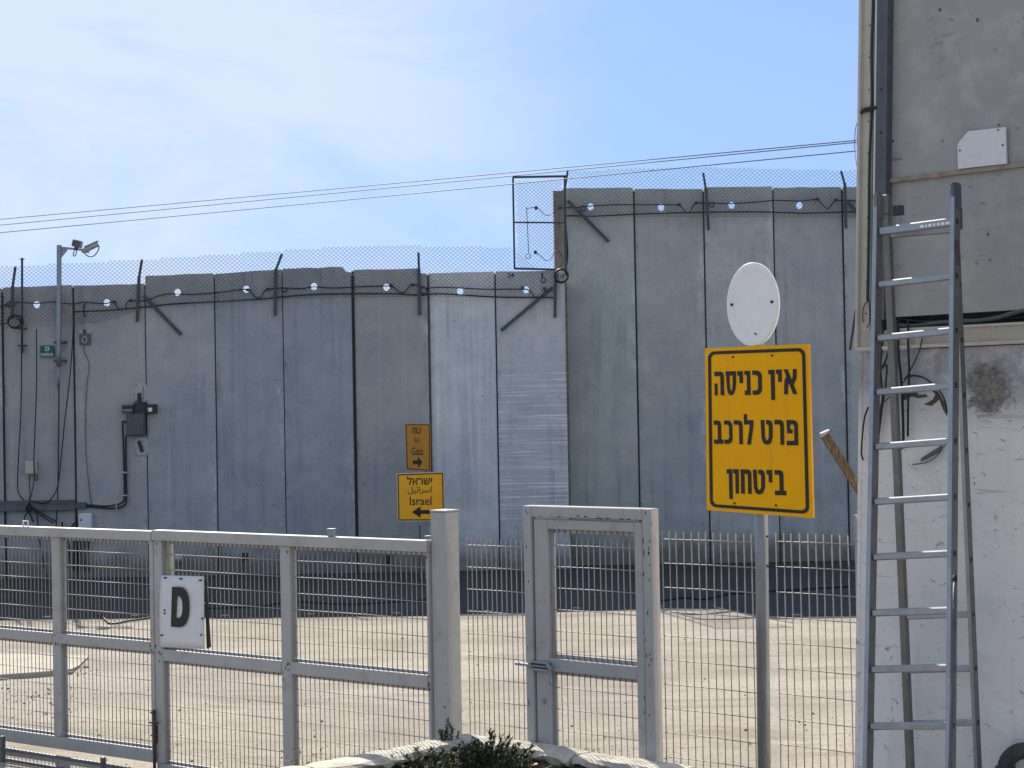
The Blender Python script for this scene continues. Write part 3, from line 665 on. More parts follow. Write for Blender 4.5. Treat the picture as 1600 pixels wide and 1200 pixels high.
for v in (535, 564): q = WP(93, v, .1, lp); box('clamp', q.x - .09, q.x + .11, -.02, .11, q.z - .02, q.z + .02, M['fencepost'], lp)
fl = thing('floodlight', 'small grey box floodlight on top of the pole arm', 'floodlight', at(119, 389, YW - .13))
fl.rotation_euler = (0, R(14), 0)
box('housing', -.075, .085, -.09, .05, .03, .15, M['galv'], fl, .012); box('front_glass', -.06, .07, -.096, -.091, .045, .135, M['greybox'], fl, 0)
box('bracket', -.03, .03, -.03, .03, -.02, .03, M['fencepost'], fl)
tube('wire', [(-.02, 0, -.02), (-.025, -.01, -.10), (0, -.01, -.13), (.02, -.01, -.09), (.015, 0, -.02)], .009, M['greycable'], fl, 6, sp=5)
sc = thing('security_camera', 'pale bullet camera with a cable loop at the end of the pole arm', 'camera', at(140, 390, YW - .13))
hb = bmesh.new(); add_tube(hb, [(-.13, .0, -.035), (-.10, -.005, -.02), (.10, -.03, .075), (.15, -.035, .085)], [.03, .045, .055, .045], 10)
link('body', fin(hb, 'body', True), M['plate'], sc)
bar('sunshield', (-.08, -.02, .045), (.16, -.05, .14), .10, .012, M['plate'], sc, (0, 1, 0))
tube('mount', [(-.07, 0, -.03), (-.03, 0, -.05), (0, -.01, .0)], .02, M['plate'], sc, 8)
tube('wire', [(.15, -.03, .08), (.17, -.03, .03), (.13, -.03, -.06), (.06, -.03, -.12), (-.03, -.03, -.11), (-.09, -.02, -.05)], .010, M['greycable'], sc, 6, sp=5)

gs = thing('green_sign', 'small green sign numbered 23 beside the camera pole', 'sign', at(73.5, 549, YW - .03))
wS, hS = (84.5 - 63) * YW / F / 2, (557.5 - 539.5) * YW / F / 2
box('face', -wS, wS, 0, .012, -hS, hS, M['green'], gs, .002)
text('lettering', '23', 0, hS * .45, wS * .62, hS * .72, -.003, M['white'], gs, .015)
text('lettering', '2 המלצמ'[::1] if False else '2', -wS * .78, -hS * .52, wS * .2, hS * .5, -.003, M['white'], gs, .02)
text('lettering', 'מצלמה'[::-1], wS * .12, -hS * .52, wS * 1.45, hS * .52, -.003, M['white'], gs, .02)
vp = thing('vent_plate', 'small square metal plate with a ring beside the camera pole', 'plate', at(133, 531, YW - .02))
box('base_plate', -.095, .095, -.02, .02, -.09, .09, M['greycable'], vp)
bm = bmesh.new(); add_tube(bm, [(.04 * math.cos(a), -.03, .055 * math.sin(a)) for a in [i * math.pi / 8 for i in range(17)]], .011, 6)
link('ring', fin(bm, 'ring', True), M['plate'], vp)
box('strip', -.115, .115, -.015, .012, .125, .158, M['plate'], vp); box('clip', -.025, .02, -.04, -.015, .11, .175, M['blackbox'], vp)
cable('short black cable end dangling above the square plate', [(134, 473), (131, 480), (131, 488), (133, 496)], .05, .013, name='cable_end')
cable('thin grey cable hanging below the square metal plate', [(132, 541), (131, 548), (137, 562), (139, 577), (136, 600), (134, 640), (134, 700), (138, 750), (143, 790)], .02, .006, M['greycable'])

# device cluster
dv = thing('gate_sensor_unit', 'slate control box with two side modules and two mounting plates', 'control unit', at(215, 664, YW - .02))
def DB(name, u0, u1, v0, v1, y0, y1, m, bev=.006):
    a, b = WP(u0, v0, .02, dv), WP(u1, v1, .02, dv); return box(name, a.x, b.x, y0, y1, a.z, b.z, m, dv, bev)
tp = DB('mounting_plate', 211, 232, 600.5, 629, -.004, .02, M['plate'], .003)
DB('lever', 217, 224, 604, 622, -.05, -.004, M['plate']); DB('lever', 216, 222, 614, 628, -.085, -.05, M['blackbox'])
DB('side_module', 192.5, 210, 632.5, 645.5, -.12, -.02, M['greybox']); DB('module_fins', 194, 209, 635, 638, -.13, -.12, M['blackbox'])
DB('module_fins', 194, 209, 640, 641.5, -.128, -.12, M['plate'])
DB('centre_block', 211, 229, 628, 647, -.10, .0, M['blackbox'])
DB('side_module', 229.5, 246.5, 632, 646, -.13, -.02, M['blackbox']); DB('sticker', 234, 240, 637, 643, -.133, -.13, M['white'], 0)
DB('control_box', 200, 229, 646.5, 681, -.14, .0, M['greybox'], .012); DB('box_lid', 202, 227, 649, 679, -.15, -.14, M['greybox'], .004)
DB('mounting_plate', 211, 232, 683, 711.5, -.004, .02, M['plate'], .003)
pq = WP(220, 697, .02, dv)
bm = bmesh.new(); add_bar(bm, pq + Vector((-.03, -.03, .09)), pq + Vector((.03, -.03, -.10)), .05, .05, (1, 0, 0)); link('lever', fin(bm, 'lever'), M['blackbox'], dv)
for u, v in ((213, 602.5), (230, 602.5), (213, 626), (230, 626), (213, 685.5), (230, 685.5), (213, 709), (230, 709)):
    DB('bolt', u - .9, u + .9, v - .9, v + .9, -.012, -.003, M['blackbox'], .002)
for k, l in enumerate((((200, 661), (193, 658.5), (191.5, 664), (193, 700), (194, 735), (194.5, 775), (192, 784), (184, 788), (165, 791), (145, 789.5), (128, 789)), ((201, 678), (197.5, 682), (196.5, 690), (197, 735), (197.5, 778), (195, 789), (184, 793.5), (165, 794), (140, 792), (128, 791)))):
    tube('conduit', [WP(u, v, .05, dv) for u, v in l], .015, M['cable'], dv, 8, sp=5)
for v in (738, 774): DB('pipe_clip', 191.5, 200, v - 1, v + 1, -.055, .01, M['plate'], .002)
DB('pipe_clip', 182, 184, 787, 797, -.055, .01, M['plate'], .002)

ct = thing('cable_tray', 'grey horizontal cable tray above the gate on the left wall', 'cable tray', at(0, 792, YW - .05))
a, b = WP(-120, 786, .05, ct), WP(118, 797, .05, ct); box('tray', a.x, b.x, -.03, .05, b.z, a.z, M['tray'], ct, .006)
a, b = WP(118, 785, .05, ct), WP(135, 795, .05, ct); box('end_coupler', a.x + .002, b.x, -.035, .04, b.z, a.z, M['greybox'], ct, .006)
a, b = WP(-120, 785, .05, ct), WP(116, 787, .05, ct); box('tray_lid', a.x, b.x, -.037, -.0305, b.z, a.z, M['greycable'], ct, .001)
wb = thing('electrical_box', 'pale blue white metal box low on the wall above the gate', 'electrical box', at(135.5, 813, YW - .02))
box('cabinet', -.118, .112, -.11, .02, -.13, .125, M['whitebox'], wb, .008); box('door', -.105, .095, -.118, -.1105, -.118, .112, M['whitebox'], wb, .002); box('latch', -.085, -.06, -.126, -.1185, .0, .03, M['blackbox'], wb, .002)
tube('cable_gland', [(-.12, -.05, -.02), (-.18, -.05, -.03), (-.24, -.05, -.10), (-.25, -.05, -.2)], .014, M['cable'], wb, 6, sp=4)
bb = thing('junction_box', 'beige plastic junction box with cables below it on the wall', 'junction box', at(50, 730.5, YW - .02))
box('housing', -.105, .10, -.08, .02, -.115, .115, M['beigebox'], bb, .012); box('lid', -.085, .06, -.09, -.0805, -.1, .1, M['beigebox'], bb, .003)
for l in (((46, 742), (46, 760), (47, 775), (44, 786)), ((55, 742), (53, 752), (50, 768), (46, 784)), ((57, 742), (59, 747), (56, 751), (53, 745))):
    tube('wire', [WP(u, v, .06, bb) for u, v in l], .008, M['cable'], bb, 6, sp=4)
cable('black cable hanging from the thin pole down to the cable tray', [(33.5, 545), (33.5, 600), (32, 660), (29, 710), (27.5, 760), (31, 774), (40, 784), (46, 788)], .06, .010)
cable('black cable dropping straight into the beige junction box', [(57, 514), (57, 600), (55, 660), (53, 720), (54, 742)], .12, .010)
cable('slack black cable swinging from the joint to the cable bundle', [(116, 478), (113, 540), (108, 600), (102, 650), (96, 710), (90, 760), (80, 779), (70, 786), (58, 785), (47, 782)], .10, .010)
cable('black cable under the camera pole running down behind the gate', [(92, 607), (92, 640), (91.5, 690), (91, 730), (90, 780), (88, 815), (90, 850)], .07, .011)
cb = thing('cable_bundle', 'tangled bundle of black cables below the tray behind the gate', 'cables', at(45, 795, YW - .10))
for l in (((46, 784), (43, 796), (48, 806), (52, 815)), ((44, 786), (49, 792), (44, 800), (39, 806), (38, 813)), ((47, 790), (41, 793), (42, 799), (49, 797), (47, 790)), ((50, 792), (62, 800), (75, 808), (88, 815)), ((48, 794), (60, 802), (74, 812), (84, 817)), ((53, 795), (58, 805), (60, 830), (66, 870), (74, 905)), ((46, 798), (50, 812), (53, 816))):
    tube('wire', [WP(u, v, .10, cb) for u, v in l], .012, M['cable'], cb, 6, sp=4)
db = thing('hanging_cables', 'dark cables falling to the ground below the pale electrical box', 'cables', at(118, 850, YW - .06))
for l in (((97, 815), (98, 840), (102, 880)), ((104, 838), (108, 860), (106, 888)), ((112, 822), (116, 850), (115, 890)), ((119, 800), (119, 840), (121, 892)), ((140, 826), (138, 850), (136, 880), (142, 893)), ((136, 826), (130, 860), (132, 892)), ((125, 832), (124, 870), (118, 893))):
    tube('wire', [WP(u, v, .06, db) for u, v in l], .016, M['cable'], db, 6, sp=4)
gl_ = thing('ground_lamp', 'small metal lamp at the wall foot behind the lettered board', 'lamp', at(280, 894, YW - .3))
q = WP(280, 873, .3, gl_); hb = bmesh.new(); add_tube(hb, [q + Vector((0, .08, -.01)), q, q + Vector((0, -.10, .01))], [.05, .09, .085], 12); link('lamp_head', fin(hb, 'lamp_head', True), M['lamp'], gl_)
bar('stand', Vector((0, 0, -.02)), q + Vector((0, .02, -.05)), .04, .03, M['darksteel'], gl_)
for i, (u, v) in enumerate(((383, 868), (607, 872))):
    d = thing('wall_fitting', ('small dark cable fitting at the wall foot, left of the gate middle stile', 'small dark cable fitting at the wall foot, beside the square post')[i], 'fitting', at(u, v, YW - .02))
    box('body', -.05, .05, -.08, .02, -.07, .05, M['blackbox'], d, .01); tube('wire', [(-.03, -.04, -.06), (-.05, -.04, -.15), (-.04, -.04, -.25)], .012, M['cable'], d, 6, sp=4)

# ------------------------------------------------------------------ overhead lines
for a, b, lab in (((1338, 219.5, 14.4), (-1500, 466, 60), 'upper of the three overhead lines crossing the sky'), ((1338, 222.5, 14.5), (-1500, 482, 60), 'middle of the three overhead lines crossing the sky'), ((1338, 236, 14.4), (-1500, 492, 60), 'lowest of the three overhead lines crossing the sky')):
    A, B = at(*a), at(*b); pts = [A.lerp(B, t / 30) - Vector((0, 0, .10 * 4 * (t / 30) * (1 - t / 30))) for t in range(31)]
    tag(tube('overhead_line', pts, .0045, M['greycable'], None, 5), lab, 'cable', 'overhead lines')

# ------------------------------------------------------------------ direction signs on their pole
SY = YW - 1.4
dp = thing('sign_pole', 'grey steel pole carrying the two direction signs', 'pole', (at(666, 800, SY).x, SY, 0))
zt = at(660, 668, SY).z
bar('pole', Vector((0, .06, 0)), Vector((0, .06, zt)), .075, .05, M['pole'], dp)
bar('pole', Vector((-.115, .06, 0)), Vector((-.115, .06, at(660, 820, SY).z)), .03, .03, M['darksteel'], dp)
def small_sign(name, label, corners, back, front, border, yaw, lines):
    """corners: left-top, right-top, right-bottom, left-bottom in photo pixels"""
    uc = sum(c[0] for c in corners) / 4; vb = max(c[1] for c in corners)
    o = thing(name, label, 'sign', at(uc, vb, SY - .02), yaw)
    pl = Plane(o.location, -yaw)
    def L(u, v): s, z = pl.px(u, v); return (s, z - o.location.z)
    q = [L(*c) for c in corners]
    plate('backing', q, [], 0, .012, back, o)
    cx, cz = sum(p[0] for p in q) / 4, sum(p[1] for p in q) / 4
    def ins(k): return [(p[0] + (k if p[0] < cx else -k), p[1] + (k if p[1] < cz else -k)) for p in q]
    if border[0] > 0: plate('face', ins(border[0] - .004), [], -.0025, -.0005, front, o)
    plate('border', ins(border[0]), [ins(border[0] + border[1])], -.0045, -.003, M['brownprint'], o)
    for kind, s, u0, u1, v0, v1, bold in lines:
        a, b = L(u0, v0), L(u1, v1); w, h = b[0] - a[0], a[1] - b[1]; x, z = (a[0] + b[0]) / 2, (a[1] + b[1]) / 2
        if kind == 't': text('lettering', s, x, z, w, h, -.005, M['black'], o, bold)
        else:
            t = .5 * h; sg = 1 if kind == 'r' else -1
            pts = [(-w / 2, .17 * h), (w * .02, .17 * h), (w * .02, h / 2), (w / 2, 0), (w * .02, -h / 2), (w * .02, -.17 * h), (-w / 2, -.17 * h)]
            plate('arrow', [(x + sg * px_, z + pz_) for px_, pz_ in pts], [], -.0055, -.004, M['black'], o)
    return o
small_sign('direction_sign', 'narrow dark orange sign reading Gaza with a right arrow', [(632.5, 662), (672.5, 662), (673, 736.5), (635, 734)], M['orange'], M['orange'], (.012, .014), R(-6.7),
    [('t', 'עזה'[::-1], 644.5, 658, 668, 677.5, .03), ('t', 'ﻏﺰﺓ'[::-1], 647, 656, 682, 693, .012), ('t', 'Gaza', 643, 661.5, 699, 711, .008), ('r', '', 645, 660.5, 713.5, 731, 0)])
small_sign('direction_sign', 'square yellow sign reading Israel with a left arrow', [(619.5, 739.5), (694, 737), (695.5, 814.5), (621, 815)], M['signback'], M['yellow'], (.018, .018), R(-6.7),
    [('t', 'ישראל'[::-1], 636, 675.5, 744.5, 757, .022), ('t', 'ﺍﺳﺮﺍﺋﻴﻞ'[::-1], 637, 675, 760, 772.5, .006), ('t', 'Israel', 640, 674.5, 776, 789, .008), ('l', '', 643.5, 672, 791, 809, 0)])

# ------------------------------------------------------------------ gates and fences
def local_empty(pl, name, label, cat, s, grp=None):
    o = thing(name, label, cat, pl.o + pl.d * s, pl.a, grp); return o
WIREV = {}
def vwire(name, x, y, z0, z1, root, r=.0026):
    bm = bmesh.new(); add_tube(bm, [(0, 0, z0), (0, 0, z1)], r, 5); return link(name, fin(bm, name, True), M['wire'], root, (x, y, 0))
def mesh_fill(root, x0, x1, zb0, zb1, zt0, zt1, step, hz, y, rv=.0035, rh=.0029, tilt=0, top_spike=0):
    """welded mesh between two sloping rails: upright wires share one mesh per bay, each wire is an object"""
    n = max(1, round((x1 - x0) / step)); r_ = random.Random(int(x0 * 1000))
    lo = max(zb0, zb1); hi_ = min(zt0, zt1)
    bm = bmesh.new(); add_tube(bm, [(0, 0, lo), (.0015, 0, (lo + hi_) / 2), (0, 0, hi_ + top_spike)], rv, 5); me = fin(bm, 'vertical_wire', True)
    for i in range(n + 1):
        link('vertical_wire', me, M['wire'], root, (x0 + (x1 - x0) * i / n + r_.uniform(-.0015, .0015), y, 0)).rotation_euler = (0, r_.uniform(-.002, .002), 0)
    bm = bmesh.new(); add_tube(bm, [(x0, 0, 0), ((x0 + x1) / 2, 0, r_.uniform(-.003, .003)), (x1, 0, tilt)], rh, 5); me = fin(bm, 'horizontal_wire', True)
    for z in hz: link('horizontal_wire', me, M['wire'], root, (0, y - rv - rh, z))
def rail(name, root, x0, x1, z0, z1, dp_=.045, y=-.022, m=None, z2=None):
    return box(name, x0, x1, y, y + dp_, z0, z1, m or M['paint'], root, .004)

def gate_leaf(pl, label, u0, u1, stiles, top, mid, bot, sd, first=True, wx=.058):
    """top / mid / bot: photo v of rail (upper, lower) at u0; heights become level rails"""
    s0, s1 = pl.px(u0, 900)[0], pl.px(u1, 900)[0]
    o = local_empty(pl, 'gate_leaf', label, 'gate', s0); L = s1 - s0
    def z(u, v): return pl.px(u, v)[1]
    um = (u0 + u1) / 2
    zt = (z(*top[0]), z(*top[1])); zm = (z(*mid[0]), z(*mid[1])); zb = (z(*bot[0]), max(.03, z(*bot[1])))
    rail('top_rail', o, 0, L, zt[1], zt[0], .09, -.045); rail('bottom_rail', o, 0, L, zb[1], zb[0], .05)
    xs = []
    for k, (ua, ub) in enumerate(stiles):
        a, b = pl.px(ua, 900)[0] - s0, pl.px(ub, 900)[0] - s0
        rail('stile', o, a, b, zb[0] + .001, zt[1] - .001, .052, -.024); xs.append((a, b))
    rc = random.Random(int(L * 1000))
    for a, b in xs:
        for zc in (zt[1], zm[0], zm[1], zb[0]):
            for k in range(rc.randint(2, 5)):
                cx, cz = rc.uniform(a, b), zc + rc.gauss(0, .03); w, h = rc.uniform(.002, .007), rc.uniform(.003, .014)
                if a + w < cx < b - w and zb[0] < cz < zt[1] - .02: box('paint_chip', cx - w, cx + w, -.0255, -.0242, cz - h, cz + h, M['rust'], o, 0)
    bays = [(xs[i][1], xs[i + 1][0]) for i in range(len(xs) - 1)]
    for a, b in bays:
        rail('mid_rail', o, a + .001, b - .001, zm[1], zm[0], .062, -.027)
        for (z0, z1) in ((zm[0], zt[1]), (zb[0], zm[1])):
            # flat retaining bars at the back of each opening
            box('retaining_bar', a + .001, b - .001, .012, .026, z0, z0 + .02, M['paint'], o, .001)
            box('retaining_bar', a + .001, b - .001, .012, .026, z1 - .026, z1, M['paint'], o, .001)
            box('retaining_bar', a + .001, a + .024, .0125, .0265, z0 + .027, z1 - .027, M['paint'], o, .001)
            box('retaining_bar', b - .016, b - .001, .0125, .0265, z0 + .027, z1 - .027, M['paint'], o, .001)
            n = max(1, round((z1 - z0) / .118)); hz = [z1 - .108 - i * .118 for i in range(n) if z1 - .108 - i * .118 > z0 + .03]
            mesh_fill(o, a + .022, b - .018, z0, z0, z1, z1, .0455, hz, .006)
    return o, s0, zt, zm, zb, L
gl, gl_s, zt, zm, zb, LL = gate_leaf(GL, 'left leaf of the off white mesh gate, hinged at its right', -150, 243, [(-150, -136), (-78, -62), (84, 97), (236.5, 243)],
    ((0, 821), (0, 835)), ((0, 981), (0, 996)), ((0, 1137), (0, 1156)), None)
# right leaf
gr, gr_s, zt2, zm2, zb2, LR = gate_leaf(GR, 'right leaf of the off white mesh gate, carrying a lettered board', 244, 673, [(244, 256), (441, 456), (669, 673)],
    ((300, 830), (300, 846)), ((300, 1018), (300, 1036)), ((247, 1191), (247, 1206)), None)
# little roller caps standing on the rails
def cap(o, pl, s0, u, zt_, w=.05, h=.05):
    x = pl.px(u, 830)[0] - s0
    bm = bmesh.new(); add_box(bm, x - w / 2, x + w / 2, -.018, .022, zt_ + .001, zt_ + h, .003); add_box(bm, x - w * .56, x + w * .56, -.022, .026, zt_ + h + .001, zt_ + h + .007, .001)
    link('roller_cap', fin(bm, 'roller_cap'), M['galv'], o)
x = GL.px(40, 817)[0] - gl_s; tube('lifting_loop', [(x - .03, 0, zt[0]), (x - .03, 0, zt[0] + .045), (x + .03, 0, zt[0] + .045), (x + .03, 0, zt[0])], .006, M['white'], gl, 6)
cap(gr, GR, gr_s, 517.5, zt2[0]); cap(gr, GR, gr_s, 668, zt2[0] + .004, .03, .02)
# cream strip behind the board and drop bolt
a, b = GR.px(255.5, 845)[0] - gr_s, GR.px(264.5, 845)[0] - gr_s
box('cream_strip', a, b, .03, .042, zm2[0] + .03, zt2[1] - .012, M['cream'], gr, .002)
bx = GR.px(247.5, 1130)[0] - gr_s; z_ = lambda v: GR.px(247, v)[1]
tube('drop_bolt', [(bx, -.045, z_(1200)), (bx, -.045, z_(1108))], .013, M['rust'], gr, 8)
for v, x0, x1 in ((1127, -.05, .06), (1146.5, -.03, .03), (1111, -.03, .02)): tube('bolt_guide', [(bx + x0, -.05, z_(v) - .008), (bx, -.062, z_(v)), (bx + x1, -.05, z_(v) + .002)], .007, M['rust'], gr, 6)
box('bolt_plate', bx - .022, bx + .022, -.032, -.0245, z_(1160), z_(1132), M['rust'], gr, .002)

# board with the letter D
db_ = local_empty(GR, 'lettered_board', 'white sheet board with a black letter D on the gate', 'sign', GR.px(288, 950)[0])
def DL(u, v): s, z = GR.px(u, v, -.03); return s - GR.px(288, 950)[0], z
tl, trr, br, bl = DL(252, 899), DL(318.5, 900.5), DL(322, 1014), DL(251, 1011)
bm = bmesh.new(); N = 10; rows = []
for j in range(N + 1):
    t = j / N; row = []
    for i in range(N + 1):
        s = i / N; xx = (tl[0] * (1 - s) + trr[0] * s) * (1 - t) + (bl[0] * (1 - s) + br[0] * s) * t; zz = (tl[1] * (1 - s) + trr[1] * s) * (1 - t) + (bl[1] * (1 - s) + br[1] * s) * t
        bow = -.03 - .012 * math.sin(t * math.pi) * (1 - s) - .020 * (s ** 2) * t ** 1.5 - .004 * math.sin(3 * t)
        row.append((bm.verts.new((xx, bow, zz)), bm.verts.new((xx, bow + .0035, zz))))
    rows.append(row)
for j in range(N):
    for i in range(N):
        for k in (0, 1): bm.faces.new([rows[a][b][k] for a, b in ((j, i), (j, i + 1), (j + 1, i + 1), (j + 1, i))])
for j in range(N):
    for i in (0, N): bm.faces.new((rows[j][i][0], rows[j + 1][i][0], rows[j + 1][i][1], rows[j][i][1])); bm.faces.new((rows[i][j][0], rows[i][j + 1][0], rows[i][j + 1][1], rows[i][j][1]))
link('board', fin(bm, 'board', True), M['board'], db_)
dark = [DL(322.5, 1014), DL(319, 903), DL(321, 903), DL(328.5, 1011)]
plate('bent_edge', dark, [], -.028, -.020, M['black'], db_)
def D3(l): return [DL(230 + x / 8, 880 + y / 8) for x, y in l]
outer = D3([(338, 292), (440, 294), (478, 305), (508, 340), (530, 395), (546, 480), (549, 590), (538, 670), (515, 740), (480, 782), (440, 798), (325, 788)])
inner = D3([(395, 402), (428, 408), (452, 432), (466, 475), (470, 560), (464, 620), (450, 662), (430, 680), (386, 682)])
plate('letter', outer, [inner], -.0545, -.050, M['black'], db_)
for u, v in ((260, 902.5), (284.5, 904), (315, 906.5), (319, 966), (255, 992), (317.5, 991.5), (260, 953), (260, 958)):
    x, zz = DL(u, v); box('rivet', x - .006, x + .006, -.058, -.03, zz - .006, zz + .006, M['chip'], db_, .002)

# low pipe guard in front of the gate
gp = gnd(4, 1190); GP = Plane((gp.x, gp.y), R(36.2))
gd = local_empty(GP, 'guard_rail', 'low dark pipe guard rail in front of the gate', 'guard rail', 0)
def GG(u, v): s, z = GP.px(u, v); return s, z
for u in (-120, 4, 161): s, z = GG(u, 1150 + (u - 4) * .21); box('upright', s - .017, s + .017, -.017, .017, 0, z, M['darksteel'], gd, .003)
zA, zB = GG(6, 1170)[1], GG(6, 1187)[1]; sA, sB = GG(-120, 1160)[0], GG(161, 1195)[0]
for z in (zA, max(zB, .02)): box('pipe', sA + .02, sB + .3, -.012, .012, z - .013, z + .013, M['darksteel'], gd, .003)

# square gate post
ps = thing('gate_post', 'thick square off white gate post ending the gate', 'post', FE.o, FE.a)
wp = FE.px(697.5, 900)[0]; ztp = FE.px(676, 797)[1]
s_r = wp * 1.02
box('post', 0, wp, 0, s_r, -.1, ztp - .012, M['paint'], ps, .006); box('cap_plate', -.004, wp + .004, -.004, s_r + .004, ztp - .0115, ztp, M['paint'], ps, .003)
for u, v in ((695, 1105),): x, z = FE.px(u, v); box('bolt_hole', x - .006, x + .006, -.003, -.0002, z - .006, z + .006, M['chip'], ps, 0)

# mesh fence panels
def fence(label, u0, u1, zt_, nz, step, y=.05, spike=.06):
    s0, s1 = FE.px(u0, 900)[0], FE.px(u1, 900)[0]; o = local_empty(FE, 'mesh_fence', label, 'fence', s0, None)
    hz = [zt_ - .05 - i * .148 for i in range(nz)]
    mesh_fill(o, .012, s1 - s0 - .01, .02, .02, zt_, zt_, step, hz, y, .0036, .003, 0, .0)
    return o, s1 - s0
zf = FE.px(770, 843)[1]; f1, w1 = fence('welded wire mesh fence between the square post and wicket gate', 719, 824, zf, 13, .0425, .06)
zf2 = FE.px(1100, 833)[1]; f2, w2 = fence('welded wire mesh fence between wicket gate and sign pole', 1026, 1183, zf2, 14, .0535, .05)
zf3 = FE.px(1280, 836)[1]; f3, w3 = fence('welded wire mesh fence between sign pole and white cabin wall', 1204, 1336, zf3, 14, .0535, .05)
zz = FE.px(1180, 808)[1]; box('end_bar', w2 - .016, w2 - .006, .044, .056, 0, zz, M['white'], f2, .002)
box('end_post', w3 - .016, w3 + .004, .03, .06, 0, FE.px(1336, 805)[1], M['galv'], f3, .003)

# wicket gate: frame and leaf
s0, s1 = FE.px(820.5, 1000)[0], FE.px(1021, 1000)[0]
wf = local_empty(FE, 'door_surround', 'off white square tube door frame standing in the fence line', 'gate frame', s0); WL = s1 - s0
zt_ = FE.px(900, 792)[1]; wpst = FE.px(833, 1000)[0] - s0; wpr = s1 - FE.px(1006.5, 1000)[0]; jd = .085
box('jamb', 0, wpst, 0, jd, -.02, zt_ - .0005, M['paint'], wf, .005)
box('jamb', WL - wpr, WL, 0, jd, -.02, zt_ - .0005, M['paint'], wf, .005)
box('lintel', wpst + .0005, WL - wpr - .0005, .0, jd, zt_ - .072, zt_, M['paint'], wf, .005)
r_ = random.Random(5)
for k in range(34):
    xx = r_.choice((WL - .03, WL - .07, WL - .012, .03, WL - .05)) + r_.uniform(-.015, .012); z = zt_ - r_.random() ** 1.6 * 1.3 - .02; h = r_.uniform(.004, .03) * (1 if r_.random() < .8 else 2)
    box('paint_chip', xx - .003, xx + .003, -.0012, -.0002, z - h / 2, z + h / 2, M['chip'], wf, 0)
for k in range(12):
    xx = .1 + r_.random() * (WL - .22); z = zt_ - .068 + r_.uniform(-.004, .02) * (r_.random() < .3); w = r_.uniform(.004, .03)
    box('paint_chip', xx - w / 2, xx + w / 2, -.0012, -.0002, z - .004, z + .003, M['chip'], wf, 0)
wl_ = local_empty(FE, 'wicket_gate', 'closed off white mesh wicket gate inside its door frame', 'gate', s0 + wpst + .012); GW = WL - wpst - wpr - .02
zt3 = zt_ - .086; st = FE.px(857, 1000)[0] - FE.px(836, 1000)[0]; yb = .012
box('stile', 0, st, yb, yb + .05, .05, zt3, M['paint'], wl_, .004); box('stile', GW - st * .55, GW, yb, yb + .05, .05, zt3, M['paint'], wl_, .004)
zmu, zml = FE.px(900, 1033)[1], FE.px(900, 1053)[1]
box('top_rail', st + .0005, GW - st * .55 - .0005, yb, yb + .05, zt3 - .062, zt3 - .0005, M['paint'], wl_, .004)
box('mid_rail', st + .0005, GW - st * .55 - .0005, yb, yb + .05, zml, zmu, M['paint'], wl_, .004)
box('bottom_rail', st + .0005, GW - st * .55 - .0005, yb, yb + .05, .05, .12, M['paint'], wl_, .004)
for z0, z1 in ((zmu, zt3 - .062), (.12, zml)):
    a, b = st, GW - st * .55
    box('retaining_bar', a + .001, b - .001, yb + .034, yb + .048, z0, z0 + .026, M['paint'], wl_, .001); box('retaining_bar', a + .001, b - .001, yb + .034, yb + .048, z1 - .026, z1, M['paint'], wl_, .001)
    box('retaining_bar', a + .001, a + .03, yb + .034, yb + .048, z0 + .027, z1 - .027, M['paint'], wl_, .001)
    hz = [z1 - .105 - i * .138 for i in range(12) if z1 - .105 - i * .138 > z0 + .03]
    mesh_fill(wl_, a + .03, b - .012, z0, z0, z1, z1, .0465, hz, yb + .027)
lx, lz = FE.px(856, 1041, 0); lx -= s0 + wpst + .012
tube('slide_bolt', [(-.15, -.016, lz), (.15, -.016, lz - .004)], .010, M['galv'], wl_, 8)
for x0, x1, z0, z1 in ((-.02, .13, -.032, -.016), (-.02, .13, .016, .030)): box('bolt_housing', x0, x1, -.034, .010, lz + z0, lz + z1, M['galv'], wl_, .004)
box('bolt_housing', -.022, -.004, -.0345, .0105, lz - .012, lz + .014, M['galv'], wl_, .004)
tube('bolt_handle', [(.115, -.02, lz + .01), (.14, -.045, lz + .018), (.158, -.048, lz - .01), (.16, -.045, lz - .11)], .010, M['galv'], wl_, 8, sp=4)
kx, kz = FE.px(848.5, 1096, 0); kx -= s0 + wpst + .012
bm = bmesh.new(); add_tube(bm, [(kx, yb + .001, kz), (kx, yb - .012, kz)], .016, 14); link('lock_knob', fin(bm, 'lock_knob'), M['galv'], wl_)

# ------------------------------------------------------------------ big sign on its pole
q0, q1 = FE.px(1183.5, 900)[0], FE.px(1204.5, 900)[0]
PX = FE.o + FE.d * ((q0 + q1) / 2) + FE.n * .0
pr = 10.3 * PX.y / F
pole = thing('sign_pole', 'round grey steel pole under the large yellow sign', 'pole', (PX.x, PX.y, 0))
bt = at(1194, 1200, PX.y) - pole.location; tp_ = at(1187, 560, PX.y) - pole.location
k_ = (bt.x - tp_.x) / (bt.z - tp_.z)
zpt = at(1178, 425, PX.y).z
tube('shaft', [(bt.x - k_ * bt.z, 0, 0), (tp_.x + k_ * (zpt - tp_.z), 0, zpt)], pr, M['pole'], pole, 20)
for v in (837.5, 884): z = at(1203, v, PX.y).z; box('bolt', pr * .62 + bt.x * .5, pr * .62 + bt.x * .5 + .012, -pr * .85, -pr * .6, z - .006, z + .006, M['chip'], pole, .001)
BSA = R(46.4)
bs_o = PX - Plane((0, 0), BSA).n * .058
BS = Plane((bs_o.x, bs_o.y), BSA)
bs = thing('traffic_sign', 'large yellow Hebrew sign with black border on a round pole', 'sign', (BS.o.x, BS.o.y, BS.px(1190, 802)[1]), BS.a)
z0_ = bs.location.z
def BL(u, v): s, z = BS.px(u, v); return (s, z - z0_)
def BZ(l): return [BL(1080 + x / 4, 520 + y / 4) for x, y in l]
